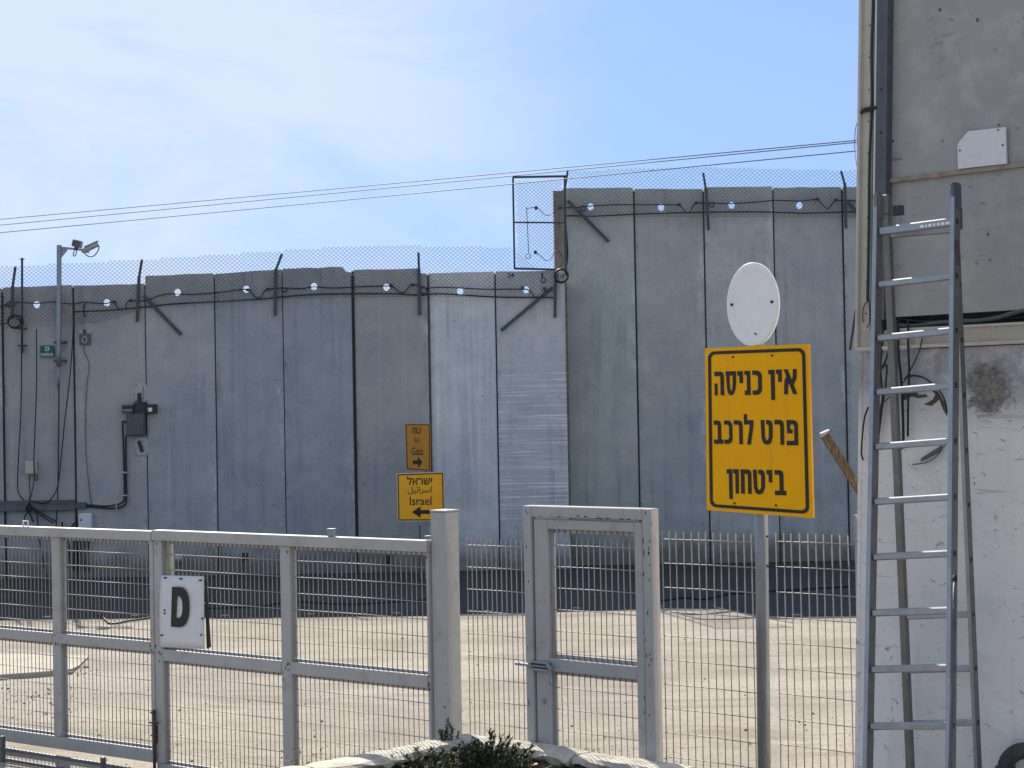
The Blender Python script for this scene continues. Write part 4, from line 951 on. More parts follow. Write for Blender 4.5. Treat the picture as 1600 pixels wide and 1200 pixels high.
cor = BZ([(86, 97), (734, 70), (762, 1158), (98, 1108)])
plate('face', cor, [], 0, .014, M['sheeting'], bs)
# black border band with rounded corners, following the panel
def bil(s, t): a, b, c, d = [Vector(p) for p in cor]; p = (a * (1 - s) + b * s) * (1 - t) + (d * (1 - s) + c * s) * t; return (p.x, p.y)
def bord(i, r): return [bil(x, y) for x, y in [(px_ / .65, pz_ / 1.0) for px_, pz_ in rrect(i, .65 - i, i, 1.0 - i, r, 6)]]
plate('border', bord(.021, .042), [bord(.040, .028)], -.003, -.0006, M['black'], bs)
edge_o = bord(.0, .006); 
GLY = {
 'he': ([[(.0, 0), (.11, 0), (.11, .5), (.0, .5)], [(0, 1), (.24, 1), (.33, .95), (.36, .84), (.36, 0), (.23, 0), (.23, .78), (.20, .81), (0, .81)]], .36, 0),
 'samekh': ([[(0, 1), (.42, 1), (.42, .55), (.39, .26), (.33, .08), (.25, 0), (.16, 0), (.09, .08), (.045, .26), (.025, .6), (.02, .82), (0, .82), 'H', (.15, .82), (.285, .82), (.285, .5), (.265, .28), (.235, .19), (.195, .19), (.165, .28), (.15, .5)]], .42, 0),
 'yod': ([[(0, 1), (.2, 1), (.2, .5), (.075, .5), (.075, .82), (0, .82)]], .2, 0),
 'vav': ([[(0, 1), (.2, 1), (.2, 0), (.075, 0), (.075, .82), (0, .82)]], .2, 0),
 'nunsofit': ([[(0, 1), (.23, 1), (.23, -.22), (.09, -.22), (.09, .82), (0, .82)]], .23, 0),
 'nun': ([[(.0, 1), (.22, 1), (.23, .0), (0, 0), (0, .19), (.09, .19), (.09, .83), (0, .83)]], .23, 0),
 'kaf': ([[(0, 1), (.2, 1), (.31, .94), (.37, .8), (.37, .2), (.31, .06), (.2, 0), (0, 0), (0, .18), (.16, .18), (.225, .26), (.225, .74), (.16, .82), (0, .82)]], .37, 0),
 'alef': ([[(0, 1), (.15, 1), (.5, 0), (.345, 0)], [(.355, 1), (.49, 1), (.475, .62), (.36, .36), (.285, .55), (.345, .68)], [(.0, 0), (.14, 0), (.155, .36), (.225, .56), (.14, .80), (.03, .55)]], .5, 0),
 'pe': ([[(0, 1), (.27, 1), (.39, .95), (.45, .84), (.45, 0), (0, 0), (0, .18), (.305, .18), (.305, .78), (.27, .82), (.14, .82), (.14, .63), (.235, .63), (.235, .47), (.02, .47), (.01, .8)]], .45, 0),
 'resh': ([[(0, 1), (.22, 1), (.33, .94), (.36, .82), (.36, 0), (.22, 0), (.22, .76), (.18, .82), (0, .82)]], .36, 0),
 'tet': ([[(0, 1), (.14, 1), (.155, .3), (.2, .18), (.26, .18), (.31, .3), (.315, .76), (.28, .82), (.21, .82), (.21, 1), (.33, 1), (.43, .93), (.46, .78), (.45, .28), (.38, .07), (.28, 0), (.17, 0), (.08, .07), (.025, .28)]], .46, 0),
 'lamed': ([[(0, 1.25), (.12, 1.25), (.12, 1.0), (.37, 1), (.37, .78), (.255, 0), (.11, 0), (.225, .74), (.225, .82), (0, .82)]], .37, 0),
 'bet': ([[(0, 1), (.18, 1), (.28, .95), (.31, .82), (.31, .18), (.40, .18), (.40, 0), (0, 0), (0, .18), (.17, .18), (.17, .77), (.13, .82), (0, .82)]], .40, 0),
 'het': ([[(0, 1), (.28, 1), (.37, .95), (.40, .84), (.40, 0), (.27, 0), (.27, .78), (.24, .82), (.145, .82), (.145, 0), (.01, 0), (.01, .82), (0, .82)]], .40, 0),
}
LINES = [[('he', 146, 204, 243, 391), ('samekh', 217, 280, 241, 390), ('yod', 289, 323, 240, 389), ('nun', 334, 370, 238, 389), ('kaf', 383, 441, 236, 388), ('nunsofit', 483, 521, 232, 386), ('yod', 531, 566, 230, 385), ('alef', 579, 661, 228, 384)],
         [('bet', 142, 200, 548, 693), ('kaf', 207, 257, 548, 694), ('resh', 267, 321, 547, 696), ('lamed', 331, 389, 546, 698), ('tet', 435, 509, 545, 698), ('resh', 521, 579, 544, 700), ('pe', 596, 667, 545, 703)],
         [('nunsofit', 223, 257, 852, 1004), ('vav', 264, 297, 852, 1004), ('het', 309, 376, 853, 1005), ('tet', 387, 461, 855, 1008), ('yod', 472, 506, 857, 1011), ('bet', 522, 592, 858, 1014)]]
for line in LINES:
    for g, xa, xb, ya, yb_ in line:
        polys, w, _ = GLY[g]; bm = bmesh.new()
        (x0, zt0), (x1, zt1) = BL(1080 + xa / 4, 520 + ya / 4), BL(1080 + xb / 4, 520 + ya / 4); zb0 = BL(1080 + xa / 4, 520 + yb_ / 4)[1]
        slope_t = (zt1 - zt0); hh = zt0 - zb0
        for k, po in enumerate(polys):
            cut = po.index('H') if 'H' in po else len(po)
            f_ = lambda l: [(x0 + (x1 - x0) * px_ / w, zb0 + hh * pz_ + slope_t * .3 * px_ / w) for px_, pz_ in l]
            add_plate(bm, f_(po[:cut]), [f_(po[cut + 1:])] if cut < len(po) else [], -.0035 - .0004 * k, -.0006)
        link('letter', fin(bm, 'letter'), M['black'], bs)
for x, y in ((262, 151), (506, 142), (273, 1066), (531, 1078)):
    a, b = BL(1080 + x / 4, 520 + y / 4); bm = bmesh.new(); add_tube(bm, [(a, .0, b), (a, -.005, b)], .0068, 8); link('bolt', fin(bm, 'bolt'), M['chip'], bs)
for x, y in ((202, 182), (585, 748), (683, 750), (614, 408)):
    a, b = BL(1080 + x / 4, 520 + y / 4); plate('scuff', circ(a, b, .006, 7), [], -.001, -.0003, M['signback'], bs)

# pale oval plate
OVA = R(46.4); ob = PX - Plane((0, 0), OVA).n * .063
OV = Plane((ob.x, ob.y), OVA); ov = thing('oval_plate', 'blank pale oval plate mounted above the large yellow sign', 'sign', (ob.x, ob.y, OV.px(1175, 541)[1]), OV.a)
cx, cz = OV.px(1175, 475.5); cz -= ov.location.z
ra = (OV.px(1215.5, 475)[0] - OV.px(1134, 475)[0]) / 2; rb = (OV.px(1175, 410)[1] - OV.px(1175, 541)[1]) / 2
bm = bmesh.new(); prev = None
rings = [(1, .016), (1, .004), (.985, 0), (.88, .0005), (.80, .006), (.4, .008)]
vsr = [[bm.verts.new((cx + ra * f_ * math.cos(a), y, cz + rb * f_ * math.sin(a))) for a in [2 * math.pi * i / 48 for i in range(48)]] for f_, y in rings]
for A, B in zip(vsr, vsr[1:]):
    for i in range(48): bm.faces.new((A[i], A[(i + 1) % 48], B[(i + 1) % 48], B[i]))
bm.faces.new(vsr[-1]); bm.faces.new(vsr[0][::-1])
link('dish', fin(bm, 'dish', True), M['oval'], ov)
for u, v, r in ((1143, 476, .0085), (1205.5, 471.5, .0085), (1180, 521.5, .005)):
    a, b = OV.px(u, v); bm = bmesh.new(); add_tube(bm, [(a, .006, b - ov.location.z), (a, -.003, b - ov.location.z)], r, 10); link('bolt', fin(bm, 'bolt'), M['chip'], ov)
box('bracket', cx - .03, cx + .03, .0165, .05, cz - rb - .01, cz + .1, M['pole'], ov, .002)

# ------------------------------------------------------------------ cabin on its white base wall
cab = thing('guard_cabin', 'grey prefabricated cabin on a peeling white base wall at the right', 'building', CAB.o, CAB.a)
def K(u, v, off=0): return CAB.px(u, v, off)
ZT = 6.2; DEP = 2.3; SR = 5.0
lean = lambda ua, va, ub, vb: (K(ua, va), K(ub, vb))
def cshape(name, pts, y0, y1, m, holes=(), extra=None): return plate(name, pts, holes, y0, y1, m, cab)
(xt, ztt), (xb, zbb) = K(1346, 0), K(1339.5, 540); kx_ = (xt - xb) / (ztt - zbb)      # the edges lean a little
def LX(u, v, z): x, zz = K(u, v); return x + kx_ * (z - zz)
zseamL, zseamR = K(1392, 283)[1], K(1598, 256)[1]; zse = (zseamL + zseamR) / 2
zg1, zg0 = K(1500, 489)[1], K(1500, 510)[1]; zl0 = K(1450, 539)[1]
xL = lambda z: LX(1362.5, 300, z)
base_x = lambda z: K(1342, 545)[0] + (K(1336.5, 1100)[0] - K(1342, 545)[0]) * (K(1342, 545)[1] - z) / (K(1342, 545)[1] - K(1336.5, 1100)[1])
plate('base_wall', [(base_x(-.1), -.1), (SR, -.1), (SR, zl0 - .02), (base_x(zl0) + .0, zl0 - .02)], [], .0, DEP, M['stucco'], cab)
plate('upper_panel', [(xL(zse + .012), zse + .012), (SR, zse + .012), (SR, ZT), (xL(ZT), ZT)], [], .012, DEP, M['cabin'], cab)
plate('upper_panel', [(xL(zg1), zg1), (SR, zg1), (SR, zse - .012), (xL(zse - .012), zse - .012)], [], .02, DEP, M['cabin'], cab)
plate('seam_strip', [(xL(zse), zse - .0115), (SR, zse - .0115), (SR, zse + .0115), (xL(zse), zse + .0115)], [], -.004, .06, M['seam'], cab)
plate('recess_back', [(xL(zg0), zg0 + .001), (SR, zg0 + .001), (SR, zg1 - .001), (xL(zg1), zg1 - .001)], [], .09, DEP, M['gap'], cab)
plate('ledge', [(xL(zl0) - .06, zl0), (SR, zl0), (SR, zg0), (xL(zg0) - .06, zg0)], [], -.012, DEP, M['ledge'], cab)
box('ledge_lip', LX(1341, 535, zl0), SR, -.03, -.0125, zl0 - .016, zl0 + .004, M['frame'], cab, .003)
box('ledge_lip', LX(1392, 535, zl0), SR, -.02, -.0125, zg0 - .01, zg0 + .006, M['frame'], cab, .003)
def bead(name, xf, z0, z1, y, m, k=.026):
    bm = bmesh.new(); a = [bm.verts.new((xf(z) + dx, y + dy, z)) for z in (z0, z1) for dx, dy in ((-.003, k), (k, -.003), (k + .01, k + .01))]
    bm.faces.new(a[:3][::-1]); bm.faces.new(a[3:])
    for i in range(3): bm.faces.new((a[i], a[(i + 1) % 3], a[3 + (i + 1) % 3], a[3 + i]))
    return link(name, fin(bm, name), m, cab)
bead('corner_bead', base_x, -.05, zl0 - .022, 0, M['stucco'])
# beige corner angle with rivets
def vstrip(name, ua, ub, z0, z1, y0, y1, m, v=300):
    return plate(name, [(LX(ua, v, z0), z0), (LX(ub, v, z0), z0), (LX(ub, v, z1), z1), (LX(ua, v, z1), z1)], [], y0, y1, m, cab)
vstrip('corner_angle', 1342.4, 1362.3, zl0 + .0045, ZT, -.004, DEP, M['frame']); vstrip('corner_lip', 1342, 1345.6, zl0 + .0045, ZT, -.024, -.0045, M['frame'])
bead('corner_bead', lambda z: LX(1342, 300, z), zl0 + .005, ZT - .01, -.0235, M['frame'], .018)
for k in range(14):
    v = -60 + k * 50; u = 1356.5 - (v - 300) * .0125; a, b = K(u, v)
    if b > zl0 + .1: box('rivet', a - .0035, a + .0035, -.008, -.0042, b - .0035, b + .0035, M['chip'], cab, 0)
vstrip('conduit', 1367.3, 1371, K(1370, 470)[1], ZT, -.02, .011, M['whitepipe'])
vstrip('steel_channel', 1372.2, 1391, K(1380, 500)[1], ZT, -.035, .0115, M['darksteel']); vstrip('channel_flange', 1386.5, 1391.4, K(1380, 500)[1], ZT, -.05, -.0355, M['darksteel'])
for v in (141, 208): a, b = K(1382, v); box('bolt', a - .006, a + .006, -.04, -.0352, b - .006, b + .006, M['chip'], cab, .001)
# things fixed to the cabin
gc = tube('cable', [CAB.o + CAB.d * K(u, v)[0] - CAB.n * .012 + Vector((0, 0, K(u, v)[1])) for u, v in ((1367, -140), (1366, 0), (1363.5, 80), (1364, 160), (1360.5, 250), (1359.5, 330), (1358.5, 400), (1357.5, 455), (1357, 470))], .0075, M['greencable'], None, 8, sp=4)
tag(gc, 'green cable running down the corner of the cabin', 'cable')
def CP(u, v, off): s, z = K(u, v, -off); return CAB.o + CAB.d * s - CAB.n * off + Vector((0, 0, z))
def ccable(name, label, pts, off, r, m, sp=4): return tag(tube(name, [CP(u, v, off) for u, v in pts], r, m, None, 6, sp=sp), label, 'cable')
tie = thing('cable_tie', 'black rubber tie strapped around the cabin corner angle', 'strap', CP(1356, 170, .03))
tube('strap', [CP(1344.5, 178, .012) - tie.location, CP(1350, 171, .03) - tie.location, CP(1358, 169, .034) - tie.location, CP(1370, 168, .034) - tie.location], .009, M['rubber'], tie, 6, sp=4)
tube('strap', [CP(1344.5, 174, .012) - tie.location, CP(1352, 174, .03) - tie.location, CP(1364, 171, .034) - tie.location], .007, M['rubber'], tie, 6, sp=4)
tag(tube('cable', [at(1344, 176, 9.85), at(1341, 195, 9.95), at(1340, 220, 10.0), at(1341.5, 250, 9.95), at(1344, 262, 9.9)], .005, M['cable'], None, 6, sp=5), 'black cable curving outside the cabin corner below the strap', 'cable')
tag(tube('cable', [at(1343, 185, 10.05), at(1337, 200, 10.1), at(1335.5, 225, 10.2), at(1337, 250, 10.1), at(1341, 268, 10.0)], .0025, M['greycable'], None, 5, sp=5), 'thin grey wire bowing outward where the overhead lines arrive', 'cable')
ccable('cable', 'thin black wire end hanging below the green cable', [(1357, 470), (1351, 476), (1348, 490), (1349, 504)], .016, .003, M['cable'])
ccable('cable', 'short black wire curling beside the ladder rail', [(1357.5, 466), (1359, 490), (1358, 505), (1354.5, 512)], .018, .003, M['cable'])
hose = tube('hose', [CP(u, v, -.03) for u, v in ((1395, 508), (1430, 509), (1460, 505), (1500, 502), (1530, 501), (1560, 496), (1590, 487), (1620, 480))], .0135, M['greenhose'], None, 8, sp=4)
tag(hose, 'grey green hose lying in the recess above the cabin ledge', 'hose')
ccable('cable', 'black cable lying in the recess above the ledge', [(1392, 494), (1420, 500), (1450, 502), (1520, 499), (1560, 498), (1620, 494)], -.05, .009, M['cable'])
ccable('cable', 'thick black cable hanging behind the ladder, reaching lowest', [(1402, 500), (1403, 530), (1404.5, 560), (1407, 585), (1409, 610), (1411, 660), (1411, 695), (1408, 701)], .03, .0085, M['cable'])
ccable('cable', 'straight black cable hanging behind the middle of the ladder', [(1419, 500), (1419, 540), (1420.5, 580), (1419, 630), (1418.5, 682)], .035, .0065, M['cable'])
ccable('cable', 'thin black wire slanting down to the cable cluster', [(1442, 523), (1436, 550), (1424, 575), (1413, 595), (1409, 600)], .03, .0035, M['cable'])
ccable('cable', 'black cable hanging close behind the left ladder rail', [(1380, 500), (1378, 540), (1375.5, 570), (1377, 600), (1379, 620), (1375, 650), (1372, 690), (1372, 702)], .025, .007, M['cable'])
ccable('cable', 'frayed black cable slanting behind the left ladder rail', [(1390, 545), (1383, 565), (1376, 577), (1385, 570), (1384, 600), (1378, 640), (1373, 680)], .03, .006, M['cable'])
ccable('cable', 'thin wire crossing from the rail to the cable cluster', [(1374, 634), (1381, 628), (1390, 620), (1394, 610)], .03, .003, M['cable'])
ccable('cable', 'black cable end bowing out left of the ladder', [(1357, 636), (1351, 652), (1347.5, 680), (1346, 708), (1349, 719)], .03, .0055, M['cable'])
ccable('cable', 'black cable arching toward the right ladder rail', [(1413, 592), (1425, 587), (1440, 589), (1455, 598), (1466, 608), (1476, 625), (1480, 645)], .025, .005, M['cable'])
ccable('cable', 'grey cable end curving like a leaf under the fifth rung', [(1480, 690), (1472, 702), (1460, 716), (1448, 722), (1440, 724), (1426, 726)], .025, .0035, M['greycable'])
# loose flap of plaster
fp_ = [K(u, v) for u, v in ((1442, 716), (1470, 698), (1478, 690), (1470, 706), (1452, 716), (1441, 721))]
pl_ = plate('plaster_flap', [(x, z) for x, z in fp_], [], -.02, -.010, M['greycable'], cab)
for pts in (((1409, 608), (1430, 610), (1436, 617), (1447, 616), (1450, 620), (1436, 622), (1425, 619), (1412, 626)), ((1452, 606), (1466, 612), (1478, 632), (1480, 650), (1474, 640), (1468, 624), (1456, 634), (1444, 632), (1458, 624), (1462, 616))):
    plate('bare_patch', [K(u, v) for u, v in pts], [], -.003, -.0005, M['joint_brown'], cab)

wpn = thing('blank_plate', 'white plate with one cut corner high on the cabin wall', 'plate', CAB.o + CAB.d * K(1536, 232)[0] - CAB.n * .008 + Vector((0, 0, K(1536, 232)[1])), CAB.a)
x0, z0 = K(1536, 232)
pq = [(x - x0, z - z0) for x, z in [K(1300 + u / 4, v / 4) for u, v in ((792, 902), (858, 822), (1092, 795), (1098, 1024), (796, 1057))]]
plate('face', pq, [], -.006, .008, M['board'], wpn)
for u, v in ((1047, 813), (1076, 908), (808, 942)):
    a, b = K(1300 + u / 4, v / 4); bm = bmesh.new(); add_tube(bm, [(a - x0, -.005, b - z0), (a - x0, -.009, b - z0)], .005, 8); link('screw', fin(bm, 'screw'), M['chip'], wpn)
# rubber strip, plank, elbow
tag(bar('rubber_strip', at(1337, 486, 10.3), at(1328, 547, 10.3), .016, .006, M['rubber'], None), 'black rubber strip dangling from the cabin corner', 'strip')
pk = thing('wooden_plank', 'weathered brown plank poking out behind the cabin corner', 'plank', gnd(1553, 1107))
Yp = 11.6
a, b = at(1288, 679, Yp), at(1560, 1107, Yp + .0); b.z = max(b.z, .01)
bar('board', a - pk.location, b - pk.location, .058, .035, M['wood'], pk, (1, 0, .6)); t_ = (b - a).normalized()
bar('edge_strip', a - pk.location + Vector((-.012, -.024, -.012)), b - pk.location + Vector((-.012, -.024, -.012)), .022, .012, M['wood'], pk, (1, 0, .6))
bar('end_clip', a - pk.location + Vector((-.03, -.03, .0)) - t_ * .008, a - pk.location + Vector((.03, -.03, .025)) - t_ * .008, .009, .02, M['white'], pk, (0, 0, 1))
el = thing('drain_pipe', 'dark grey drain pipe elbow coming out of the white base wall', 'pipe', CP(1580, 1180, .06))
c0 = el.location
pts = [CP(1605, 1172, .0), CP(1600, 1173, .06)] + [CP(1600, 1203, .09) + (CP(1600, 1173, .09) - CP(1600, 1203, .09)) * math.cos(R(a)) + (CP(1571, 1203, .09) - CP(1600, 1203, .09)) * math.sin(R(a)) for a in range(0, 91, 12)] + [CP(1571, 1290, .09)]
tube('elbow', [p - c0 for p in pts], .043, M['pipe'], el, 16)
pa, pb = CP(1571, 1198, .09) - c0, CP(1571, 1206, .09) - c0
tube('collar', [pa, pb], .052, M['pipe'], el, 16)

# ------------------------------------------------------------------ ladder
ld = thing('step_ladder', 'aluminium double ladder leaning in front of the cabin', 'ladder', (at(1420, 1200, 8.66).x, 8.66, 0))
def LDp(u, v, Y): return at(u, v, Y) - ld.location
def ext(a, b):
    t = (a.z + ld.location.z) / (a.z - b.z); p = a + (b - a) * t; return p
FLt, FLb = LDp(1364.7, 306, 9.05), LDp(1347.7, 1200, 8.7)
FRt, FRb = LDp(1485, 289, 8.76), LDp(1477, 1200, 8.42)
RLt, RLb = LDp(1377, 306, 9.13), LDp(1415.5, 1200, 9.35)
RRt, RRb = LDp(1484, 296, 8.86), LDp(1522, 1200, 9.05)
FLg, FRg, RLg, RRg = ext(FLt, FLb), ext(FRt, FRb), ext(RLt, RLb), ext(RRt, RRb)
xd = (FRt - FLt); xd.z = 0; xd.normalize(); yd = Vector((-xd.y, xd.x, 0))
yw = yd
def rail_c(name, a, b, w=.023, d=.062, m=None):
    """channel rail: narrow front lip, deep web on its right, hidden rear lip"""
    for nm, off, ww, dd, mm_ in ((name, xd * (w / 2), w, .004, m or M['alu']), ('web', xd * w + yw * (d / 2), None, d, M['alurail'])):
        o = bmesh.new()
        if ww: add_bar(o, a + off, b + off, w, dd, xd); add_bar(o, a + off + yw * d, b + off + yw * d, w, dd, xd)
        else: add_bar(o, a + off, b + off, d, .004, yw)
        link(nm, fin(o, nm), mm_, ld)
FLt, FLb = LDp(1364.7, 306, 9.05), LDp(1347.7, 1200, 8.7)
FRt, FRb = LDp(1485, 289, 8.76), LDp(1477, 1200, 8.42)
RLt, RLb = LDp(1377, 306, 9.13), LDp(1415.5, 1200, 9.35)
RRt, RRb = LDp(1484, 296, 8.86), LDp(1522, 1200, 9.05)
FLg, FRg, RLg, RRg = ext(FLt, FLb), ext(FRt, FRb), ext(RLt, RLb), ext(RRt, RRb)
rail_c('rail', FLt, FLg); rail_c('rail', FRt, FRg)
rail_c('rear_rail', RLt, RLg, .036, .03, M['alurail']); rail_c('rear_rail', RRt, RRg, .02, .045)
vl = [358, 440, 524, 606, 690, 774, 860, 948, 1035, 1125]
ts = []
for v in vl:
    zt4 = LDp(1362, v, 8.9).z; ts.append((FLt.z - zt4) / (FLt.z - FLb.z))
step = (ts[-1] - ts[0]) / (len(ts) - 1); t = ts[-1]
ts = [ts[0] + step * i for i in range(len(ts))]
while FLt.z + (FLb.z - FLt.z) * (ts[-1] + step) + ld.location.z > .15: ts.append(ts[-1] + step)
for i, t in enumerate(ts):
    c0_ = xd * .023 + yw * .03
    a = FLt.lerp(FLb, t) + c0_ + xd * .003; b = FRt.lerp(FRb, t + (.0005 if i else 0)) + c0_ - xd * .003
    hgt = .044 if i == 0 else .036
    bm = bmesh.new(); add_bar(bm, a, b, hgt, .034, (0, 0, 1)); bmesh.ops.bevel(bm, geom=list(bm.edges), offset=.006, segments=1, affect='EDGES')
    link('rung', fin(bm, 'rung'), M['alu'], ld)
    e = b + xd * .0062; bm = bmesh.new(); add_bar(bm, e - yw * .011, e + yw * .011, .026, .003, (0, 0, 1)); link('rung_end', fin(bm, 'rung_end'), M['blackbox'], ld)
    tr = t * .985 + .004; ra_ = RLt.lerp(RLb, tr) + xd * .036 + yw * .015; rb_ = RRt.lerp(RRb, tr) + xd * .02 + yw * .022
    if i >= 7 or i == 0:
        bm = bmesh.new(); add_bar(bm, ra_ + xd * .003, rb_ - xd * .003, .034, .03, (0, 0, 1)); bmesh.ops.bevel(bm, geom=list(bm.edges), offset=.005, segments=1, affect='EDGES')
        link('rear_rung', fin(bm, 'rear_rung'), M['alu'], ld)
    e = rb_ + xd * .0032; bm = bmesh.new(); add_bar(bm, e - yw * .009, e + yw * .009, .024, .003, (0, 0, 1)); link('rung_end', fin(bm, 'rung_end'), M['blackbox'], ld)
# hinge heads and caps
for p, s_ in ((FLt, 1), (FRt, -1)):
    bm = bmesh.new(); q = p + xd * .016 + yw * .025; add_bar(bm, q + Vector((0, 0, -.13)), q + Vector((0, 0, .012)), .036, .07, xd); bmesh.ops.bevel(bm, geom=list(bm.edges), offset=.009, segments=2, affect='EDGES')
    link('rail_cap', fin(bm, 'rail_cap'), M['darksteel'] if s_ < 0 else M['alurail'], ld)
for p, s_ in ((RLt, 1), (RRt, -1)):
    bm = bmesh.new(); q = p + xd * .02 + yw * .012; add_bar(bm, q + Vector((0, 0, -.10)), q + Vector((0, 0, .005)), .038, .045, xd); bmesh.ops.bevel(bm, geom=list(bm.edges), offset=.006, segments=1, affect='EDGES')
    link('rail_cap', fin(bm, 'rail_cap'), M['alurail'] if s_ > 0 else M['darksteel'], ld)
hk = LDp(1402, 329, 9.15); bm = bmesh.new()
for k in range(5): add_bar(bm, hk + xd * (-.024 + .012 * k) + Vector((0, 0, .028)), hk + xd * (-.024 + .012 * k) - Vector((0, 0, .028)), .008, .01 + .004 * (k % 2), xd)
add_bar(bm, hk - xd * .03 + yd * .012, hk + xd * .032 + yd * .012, .05, .01, (0, 0, 1))
link('hinge_bracket', fin(bm, 'hinge_bracket'), M['darksteel'], ld)
pk_ = LDp(1498, 340, 8.84); bm = bmesh.new(); add_bar(bm, pk_ + Vector((0, 0, .05)), pk_ - Vector((0, 0, .06)), .022, .04, xd); link('hinge_bracket', fin(bm, 'hinge_bracket'), M['darksteel'], ld)
lb = FRt.lerp(FRb, .125) + xd * .0262 + yw * .036; bm = bmesh.new(); add_bar(bm, lb + Vector((0, 0, .075)), lb - Vector((0, 0, .085)), .04, .001, yw); link('warning_label', fin(bm, 'warning_label'), M['label'], ld)
for i, (x0_, x1_) in enumerate(((.55, .60), (.615, .64), (.66, .70), (.72, .745), (.77, .80), (.82, .86), (.875, .93))):
    t = ts[0]; a = FLt.lerp(FLb, t); b = FRt.lerp(FRb, t); p0, p1 = a.lerp(b, x0_) + c0_ + yd * .0, a.lerp(b, x1_) + c0_
    bm = bmesh.new(); add_bar(bm, p0 - yd * .0178 - Vector((0, 0, .004)), p1 - yd * .0178 - Vector((0, 0, .004)), .013, .001, (0, 0, 1)); link('worn_sticker', fin(bm, 'worn_sticker'), M['oval'], ld)
# pole beside the ladder
pb_ = thing('steel_rod', 'slim black and silver rod leaning on the right ladder rail', 'rod', (at(1483, 1200, 8.2).x, 8.2, 0))
a, b = at(1492, 903, 8.4), at(1484.5, 1200, 8.15); d = (b - a); g_ = a + d * (a.z / (a.z - b.z))
tube('tube', [a - pb_.location, g_ - pb_.location], .0085, M['darksteel'], pb_, 10); tube('end_cap', [a - pb_.location + (a - g_).normalized() * .012, a - pb_.location - (a - g_).normalized() * .02], .0105, M['rubber'], pb_, 10)

# ------------------------------------------------------------------ raised planter
ZP = .60
pp = lambda u, v: gnd(u, v, ZP)
outer_px = [(230, 1246), (330, 1222), (430, 1199), (520, 1184), (600, 1168), (690, 1149), (735, 1144), (800, 1155), (868, 1163), (960, 1178), (1030, 1187), (1091, 1196)]
op = [pp(u, v) for u, v in outer_px]
pt = thing('planter', 'raised planter bed edged with pale limestone blocks', 'planter', (op[6].x, op[6].y, 0))
o0 = pt.location
# path along the outer edge split into blocks
path = spline([Vector((p.x, p.y, 0)) for p in op], 5); cum = [0]
for a, b in zip(path, path[1:]): cum.append(cum[-1] + (b - a).length)
def along(s):
    for i in range(len(path) - 1):
        if cum[i + 1] >= s: return path[i].lerp(path[i + 1], (s - cum[i]) / (cum[i + 1] - cum[i]))
    return path[-1]
r_ = random.Random(21); s = 0; blocks = []
while s < cum[-1] - .05:
    L = r_.uniform(.42, .8); e = min(s + L, cum[-1])
    if cum[-1] - e < .15: e = cum[-1]
    blocks.append((s, e)); s = e
for s, e in blocks:
    bm = bmesh.new(); n = 10; wdt = .25 + r_.uniform(-.045, .035); dz = r_.uniform(-.007, .009); secs = []
    for i in range(n + 1):
        q = s + .006 + (e - s - .012) * i / n; p = along(q); p2 = along(min(q + .02, cum[-1])) - along(max(q - .02, 0)); nrm = Vector((p2.y, -p2.x, 0)).normalized()
        j = lambda k=1.0: r_.uniform(-.010, .010) * k
        endk = .02 if i in (0, n) else 0
        prof = [(0 + j(), -.01), (j(), ZP + dz - .03 + j() - endk), (.03 + j(), ZP + dz + j(.25) - endk * .3), (wdt * .5 + j(), ZP + dz + .003 + j(.25) - endk * .2), (wdt - .03 + j(2), ZP + dz - .004 + j(.3) - endk * .3), (wdt + j(1.6), ZP + dz - .03 + j(1.5) - endk), (wdt - .015 + j(2), ZP - .055 + j(2)), (wdt - .06, ZP - .07), (.03, ZP - .34), (.0, ZP - .36)]
        secs.append([bm.verts.new((p.x - o0.x + nrm.x * d, p.y - o0.y + nrm.y * d, z)) for d, z in prof])
    m_ = len(secs[0])
    for A, B in zip(secs, secs[1:]):
        for k in range(m_): bm.faces.new((A[k], A[(k + 1) % m_], B[(k + 1) % m_], B[k]))
    bm.faces.new(secs[0][::-1]); bm.faces.new(secs[-1])
    link('stone', fin(bm, 'stone'), M['stone'], pt)
# right-hand return and soil
pe = op[-1]; rd = Vector((.12, -1, 0)).normalized()
bm = bmesh.new()
for k in range(4):
    a = Vector((pe.x - o0.x - .09, pe.y - o0.y - .19, 0)) + rd * (.36 * k); add_box(bm, a.x - .08, a.x + .075, a.y - .345, a.y - .0, 0, ZP - .02 + .01 * (k % 2), .02)
link('stone', fin(bm, 'stone'), M['stone'], pt)
bm = bmesh.new(); inn = []
for i in range(25):
    q = cum[-1] * i / 24; p = along(q); p2 = along(min(q + .02, cum[-1])) - along(max(q - .02, 0)); nrm = Vector((p2.y, -p2.x, 0)).normalized(); inn.append(p + nrm * .2)
rows = []
for i, p in enumerate(inn):
    e = Vector((p.x * .8, 7.6, 0)); rows.append([bm.verts.new((*(p.lerp(e, k / 18).xy - o0.xy), ZP - (.065 if k == 0 else .12) + .022 * math.sin(i * 1.7 + k) * (k > 0) + r_.uniform(-.01, .01) + (.02 if k > 2 else 0))) for k in range(19)])
for A, B in zip(rows, rows[1:]):
    for k in range(18): bm.faces.new((A[k], A[k + 1], B[k + 1], B[k]))
link('soil', fin(bm, 'soil', True), M['soil'], pt)

